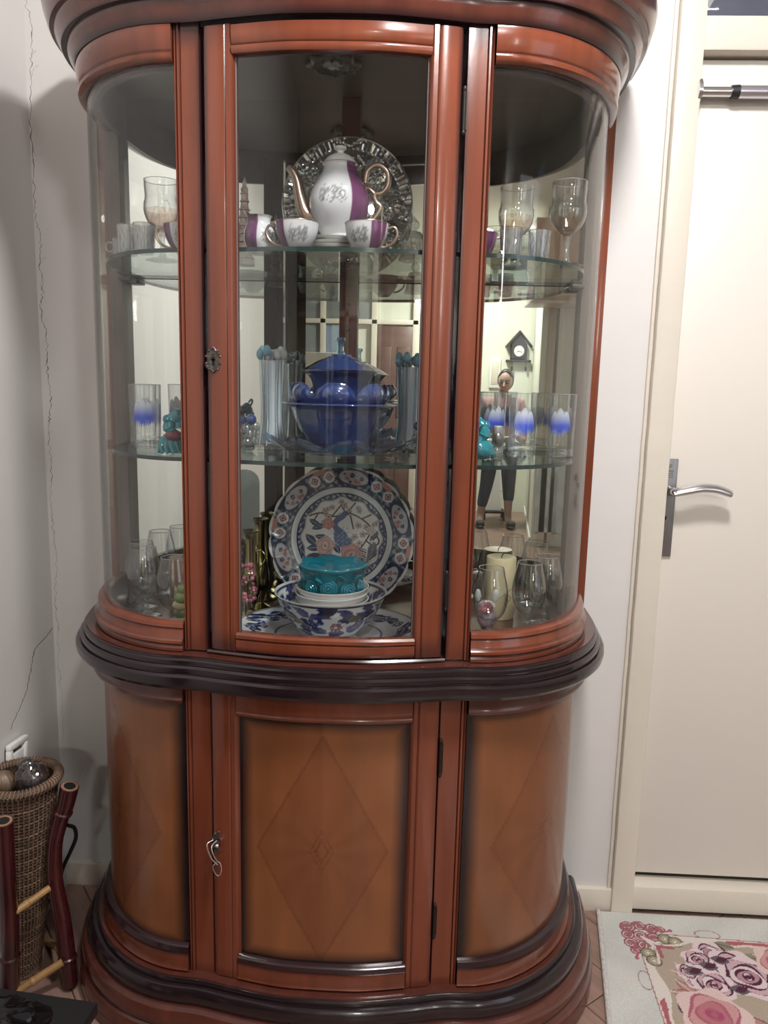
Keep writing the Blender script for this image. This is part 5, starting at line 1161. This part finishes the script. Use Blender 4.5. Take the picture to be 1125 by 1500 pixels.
for z in (1.0, 1.32): MB().bbox(.12, .14, .0, .025, z, z + .16, .004).build('handle', 'chrome', fg)
# projecting wall corner with its door frame on the right
tag(MB().add([(x, y, z) for z in (-.05, H) for x, y in ((1.0, -3.06), (RX, -3.06), (RX, RR), (1.20, RR))], [(0, 1, 2, 3), (7, 6, 5, 4), (0, 4, 5, 1), (1, 5, 6, 2), (2, 6, 7, 3), (3, 7, 4, 0)]).build('wall_corner', 'wall2', None, smooth=0), kind='structure')
cfm = tag(thing('trim_1', (1.0, -3.06, 0)), kind='structure')
MB().bbox(.055, .11, 0, .03, 0, 2.05, .004).build('post', 'cream', cfm); MB().bbox(.135, .175, 0, .03, 0, 2.05, .004).build('post', 'cream', cfm); MB().box(.11, .135, 0, .004, 0, 2.05).build('dark_joint', 'brown_door', cfm, smooth=0)
tag(MB().bbox(1.02, 1.40, -3.055, -3.03, .12, .78, .004).build('hanging_cloth', 'curtain'), 'pale patterned cloth hanging on the wall, reflected low in the right mirror', 'cloth')
bb = MB().add([(x, y, z) for z in (-.005, .07) for x, y in ((.985, -3.07), (1.0, -3.07), (1.195, RR + .02), (1.18, RR + .02))], [(0, 1, 2, 3), (7, 6, 5, 4), (0, 4, 5, 1), (1, 5, 6, 2), (2, 6, 7, 3), (3, 7, 4, 0)]).build('baseboard_right', 'white'); bb['kind'] = 'structure'
cpb = thing('wall_cupboard', (.86, -3.02, 2.02), 0, 'peach wall cupboard reflected at the top of the right mirror', 'cupboard')
MB().bbox(0, .95, -.03, .33, 0, .62, .006).build('body', 'peach', cpb)
MB().bbox(.03, .15, .33, .345, .05, .58, .004).build('door', 'peach', cpb); MB().bbox(.18, .9, .33, .345, .05, .58, .004).build('door', 'peach', cpb)
MB().bbox(-.02, .97, -.03, .37, -.02, .0, .004).build('light_rail', 'cream', cpb)
# cuckoo clock
M['darkwood'] = noisy(mat('dark_carved_wood', (.028, .02, .018), .6), (60, 60, 60), .3)
ck2 = thing('cuckoo_clock', (1.040, RR, 1.62), 0, 'dark wooden house-shaped wall clock reflected in the right mirror', 'clock')
MB().bbox(-.10, .10, .0, .07, .03, .20, .01).add([(-.10, .005, .20), (.10, .005, .20), (0, .005, .33), (-.10, .07, .20), (.10, .07, .20), (0, .07, .33)], [(0, 1, 2), (3, 5, 4), (0, 3, 4, 1), (1, 4, 5, 2), (2, 5, 3, 0)]).build('case', 'darkwood', ck2, smooth=0)
ck2.scale = (.86, .86, .9)
for sg in (-1, 1):
    MB().add([(0, -.0, .345), (0, .11, .345), (sg * .155, .11, .165), (sg * .155, 0, .165), (0, 0, .365), (0, .11, .365), (sg * .165, .11, .180), (sg * .165, 0, .180)], [(0, 1, 2, 3), (4, 5, 6, 7), (0, 1, 5, 4), (2, 3, 7, 6), (1, 2, 6, 5), (0, 3, 7, 4)]).build('roof', 'darkwood', ck2, smooth=0)
MB().tube([(0, .06, .125), (0, .085, .125)], .080, 32).build('dial_ring', 'darkwood', ck2); df_ = MB().tube([(0, .07, .125), (0, .088, .125)], .062, 32).build('dial', 'white', ck2)
MB().tube([(0, .089, .125), (-.028, .089, .115)], .004, 6).tube([(0, .089, .125), (.038, .089, .108)], .0035, 6).build('clock_hand', 'black', ck2)
for k in range(12): MB().box(-.002 + .052 * sin(k * pi / 6), .002 + .052 * sin(k * pi / 6), .0885, .0895, .121 + .052 * cos(k * pi / 6), .129 + .052 * cos(k * pi / 6)).build('hour_mark', 'black', df_, smooth=0)
MB().bbox(-.15, .15, 0, .11, .0, .022, .004).build('ledge', 'darkwood', ck2)
for x in (-.075, .095): MB().tube([(x, .06, 0), (x, .06, -.05)], .003, 6).lathe([(0, -.11), (.012, -.10), (.014, -.06), (0, -.05)], 10, (x, .06, 0)).build('weight', 'darkwood', ck2)
ds = thing('wall_panel', (.80, RR, 1.50), 0, 'slim white wall panel left of the clock in the mirror', 'panel')
MB().bbox(-.06, .06, 0, .03, -.16, .16, .008).build('casing', 'white', ds); MB().bbox(-.035, .035, .029, .036, -.12, .12, .006).build('cover', 'cream', ds)
nt = thing('pinned_note', (1.0 - .001, -3.9, .72), 0, 'white sheet with a small dark heart pinned near the wall corner, in the mirror', 'paper')
MB().box(-.006, -.001, -.13, .13, -.17, .14).build('sheet', 'white', nt, smooth=0)
MB().ball((-.008, -.012, .02), .018, 10, 8, (.2, 1, 1)).ball((-.008, .012, .02), .018, 10, 8, (.2, 1, 1)).add([(-.010, -.028, .012), (-.010, .028, .012), (-.010, 0, -.032)], [(0, 1, 2)]).build('heart', 'black', nt)
nt.location = (.955, RR + .001, .40); nt.rotation_euler = (0, 0, radians(90)); nt.scale = (-1, 1, 1)
# dark seat added by the left wall, standing in for shade in the mirror
ac = thing('added_armchair', (-.60, .16, 0), 0, 'dark grey rounded seat added for the shade low in the left mirror', 'added_armchair')
MB().bbox(-.26, .24, -.30, .30, .12, .42, .06, 4).build('seat', 'fabric', ac)
MB().bbox(-.29, -.15, -.30, .30, .14, .93, .065, 5).build('backrest', 'fabric', ac)
for y in (-.32, .22): MB().bbox(-.27, .24, y, y + .10, .14, .62, .045, 4).build('armrest', 'fabric', ac)
for x in (-.24, .20):
    for y in (-.26, .26): MB().tube([(x, y, 0.001), (x, y, .14)], [.014, .02], 12).build('leg', 'darkwood', ac)

# ------------------------------------------------ the woman in the mirror
M['skin'] = mat('skin', (.38, .25, .215), .6); M['eyeshade'] = mat('dark_eye', (.05, .03, .028), .4); M['hair'] = noisy(mat('dark_hair', (.018, .013, .012), .45), (60, 60, 20), .3)
M['rose'] = noisy(mat('pink_jersey', (.52, .28, .28), .85), (9, 9, 9), .12); M['navy'] = mat('navy_leggings', (.045, .055, .09), .8); M['slip'] = mat('dark_slipper', (.05, .048, .045), .7)
def skin(name, nodes_, edges, m, parent, root=0, sub=2):
    me = bpy.data.meshes.new(name); me.from_pydata([n[0] for n in nodes_], edges, []); o = bpy.data.objects.new(name, me); COL.objects.link(o); o.parent = parent
    md = o.modifiers.new('skin', 'SKIN'); md.use_smooth_shade = True
    for i, n in enumerate(nodes_):
        r = n[1]; me.skin_vertices[0].data[i].radius = r if isinstance(r, tuple) else (r, r)
    me.skin_vertices[0].data[root].use_root = True
    sb = o.modifiers.new('sub', 'SUBSURF'); sb.levels = sub; sb.render_levels = sub; me.materials.append(M[m]); return o
wm = thing('person', (.80, MY - 7.52, 0), 0, 'woman with dark tied hair in pink top and navy leggings looking down, in the mirror', 'person')
# body: pelvis, spine, neck, head stub, legs (apart), arms bent holding something in front
B = [((0, 0, .80), (.135, .10)), ((0, 0, .93), (.120, .085)), ((0, .005, 1.08), (.128, .090)), ((0, .0, 1.19), (.135, .085)), ((0, .0, 1.245), (.070, .060)), ((.004, .015, 1.30), .044), ((.012, .03, 1.37), .050),
     ((-.085, 0, .74), .088), ((-.115, .01, .42), .058), ((-.165, -.02, .10), .038), ((-.165, .02, .055), .036), ((-.175, .13, .035), .034),
     ((.085, 0, .74), .088), ((.095, .03, .42), .058), ((.105, .0, .10), .036), ((.105, .03, .055), .035), ((.125, .14, .035), .033),
     ((-.165, 0, 1.205), .052), ((-.215, -.02, 1.00), .042), ((-.205, .10, .84), .034), ((-.13, .20, .90), .026),
     ((.165, 0, 1.205), .052), ((.215, -.02, 1.00), .042), ((.205, .10, .84), .034), ((.12, .20, .90), .026)]
E_ = [(0, 1), (1, 2), (2, 3), (3, 4), (4, 5), (5, 6), (0, 7), (7, 8), (8, 9), (9, 10), (10, 11), (0, 12), (12, 13), (13, 14), (14, 15), (15, 16), (3, 17), (17, 18), (18, 19), (19, 20), (3, 21), (21, 22), (22, 23), (23, 24)]
skin('body', B, E_, 'skin', wm)
grow = lambda idx, g, zf=None: [(B[i][0], tuple(x + g for x in (B[i][1] if isinstance(B[i][1], tuple) else (B[i][1],) * 2))) for i in idx]
lg = grow([0, 7, 8, 9, 12, 13, 14], .012); lg[3] = ((-.158, -.015, .17), (.052, .052)); lg[6] = ((.104, .004, .22), (.052, .052))
skin('leggings', lg, [(0, 1), (1, 2), (2, 3), (0, 4), (4, 5), (5, 6)], 'navy', wm)
tpn = grow([0, 1, 2, 3, 4, 17, 18, 21, 22], .016); tpn[0] = ((0, 0, .78), (.160, .122))
skin('top', tpn, [(0, 1), (1, 2), (2, 3), (3, 4), (3, 5), (5, 6), (3, 7), (7, 8)], 'rose', wm)
HP = Vector((.015, .045, 1.405)); hr = Matrix.Rotation(radians(15), 3, 'X').inverted() @ Matrix.Rotation(radians(14), 3, 'Z')
def hv(x, y, z): v = hr @ Vector((x, y, z)) * .90; return (HP + v)[:]
def headmod(d):
    q = 1.0
    if d.z < 0: q *= 1 - .16 * (-d.z) ** 1.5 * (1 if d.y > -.2 else .6)
    return q
mb = MB().ball((0, 0, 0), .100, 36, 26, (.78, .92, 1.15), headmod)
mb.tube([(0, .082, .018), (0, .100, -.004), (0, .112, -.018), (0, .094, -.026)], [.007, .009, .012, .008], 10)
mb.ball((-.079, -.005, -.004), .016, 10, 8, (.4, .8, 1.3)).ball((.079, -.005, -.004), .016, 10, 8, (.4, .8, 1.3))
mb.v = [hv(*v) for v in mb.v]; hd_ = mb.build('head', 'skin', wm)
for sg in (-1, 1):
    e = MB().ball((sg * .032, .086, .008), .012, 12, 8, (1.2, .6, .55)); e.v = [hv(*v) for v in e.v]; e.build('eye', 'eyeshade', hd_)
    e = MB().tube([(sg * .018, .092, .007), (sg * .032, .094, .004), (sg * .045, .087, .008)], 0.0032, 6); e.v = [hv(*v) for v in e.v]; e.build('lash_line', 'hair', hd_)
    e = MB().tube([(sg * .016, .090, .028), (sg * .032, .090, .034), (sg * .049, .078, .030)], .0045, 6); e.v = [hv(*v) for v in e.v]; e.build('eyebrow', 'hair', hd_)
M['lips'] = mat('lips', (.35, .10, .10), .4)
e = MB().tube([(-.024, .076, -.053), (-.010, .088, -.050), (0, .090, -.052), (.010, .088, -.050), (.024, .076, -.053)], [.002, .005, .0045, .005, .002], 8); e.v = [hv(*v) for v in e.v]; e.build('mouth', 'lips', hd_)
hb_ = MB().ball((0, -.012, .010), .108, 36, 26, (.80, .93, 1.12), lambda d: 1 if (d.y < .55 - .0 and (d.z > -.45 or d.y < -.1)) and not (d.y > .30 and d.z < .36) else .84); hb_.ball((.0, -.098, .05), .036, 20, 12)
hb_.v = [hv(*v) for v in hb_.v]; hb_.build('hair', 'hair', wm)
# hands holding a folded cloth, slippers
for sg in (-1, 1):
    c = Vector((sg * .125, .205, .90)); h = MB().ball(tuple(c + Vector((-sg * .02, .02, 0))), .030, 14, 10, (1.1, 1, .55))
    for k in range(4): h.tube([c + Vector((-sg * (.035), .030 - k * .016, .004)), c + Vector((-sg * (.062 - abs(k - 1) * .004), .032 - k * .017, -.004)), c + Vector((-sg * (.078 - abs(k - 1) * .006), .030 - k * .017, -.022))], [.0085, .008, .0065], 8)
    h.tube([c + Vector((-sg * .015, .045, .008)), c + Vector((-sg * .035, .060, .012)), c + Vector((-sg * .052, .062, .004))], [.010, .009, .007], 8).build('hand', 'skin', wm)
for x, y in ((-.175, .10), (.122, .11)):
    MB().ball((x, y, .022), .05, 20, 10, (.95, 2.3, .42)).bbox(x - .04, x + .04, y + .0, y + .10, .03, .075, .02, 3).build('slipper', 'slip', wm)
tag(MB().add([(-.06, 0, .0), (.10, 0, .0), (.06, .0, .62), (-.02, 0, .62), (-.06, .09, .0), (.10, .09, .0), (.06, .06, .62), (-.02, .06, .62)], [(0, 1, 2, 3), (4, 7, 6, 5), (0, 4, 5, 1), (1, 5, 6, 2), (2, 6, 7, 3), (3, 7, 4, 0)]).build('paper_bag', 'white', None, smooth=0, loc=(.775, MY - 7.95, .10)), 'white tapered paper bag behind the woman, reflected', 'bag')
sto = thing('low_stool', (.79, MY - 7.93, 0), 0, 'dark low stool carrying the white bag, reflected in the mirror', 'stool')
MB().bbox(-.10, .12, -.08, .14, .075, .098, .005).build('seat', 'darkwood', sto)
for x in (-.09, .11):
    for y in (-.07, .13): MB().tube([(x, y, .001), (x, y, .076)], .012, 10).build('leg', 'darkwood', sto)
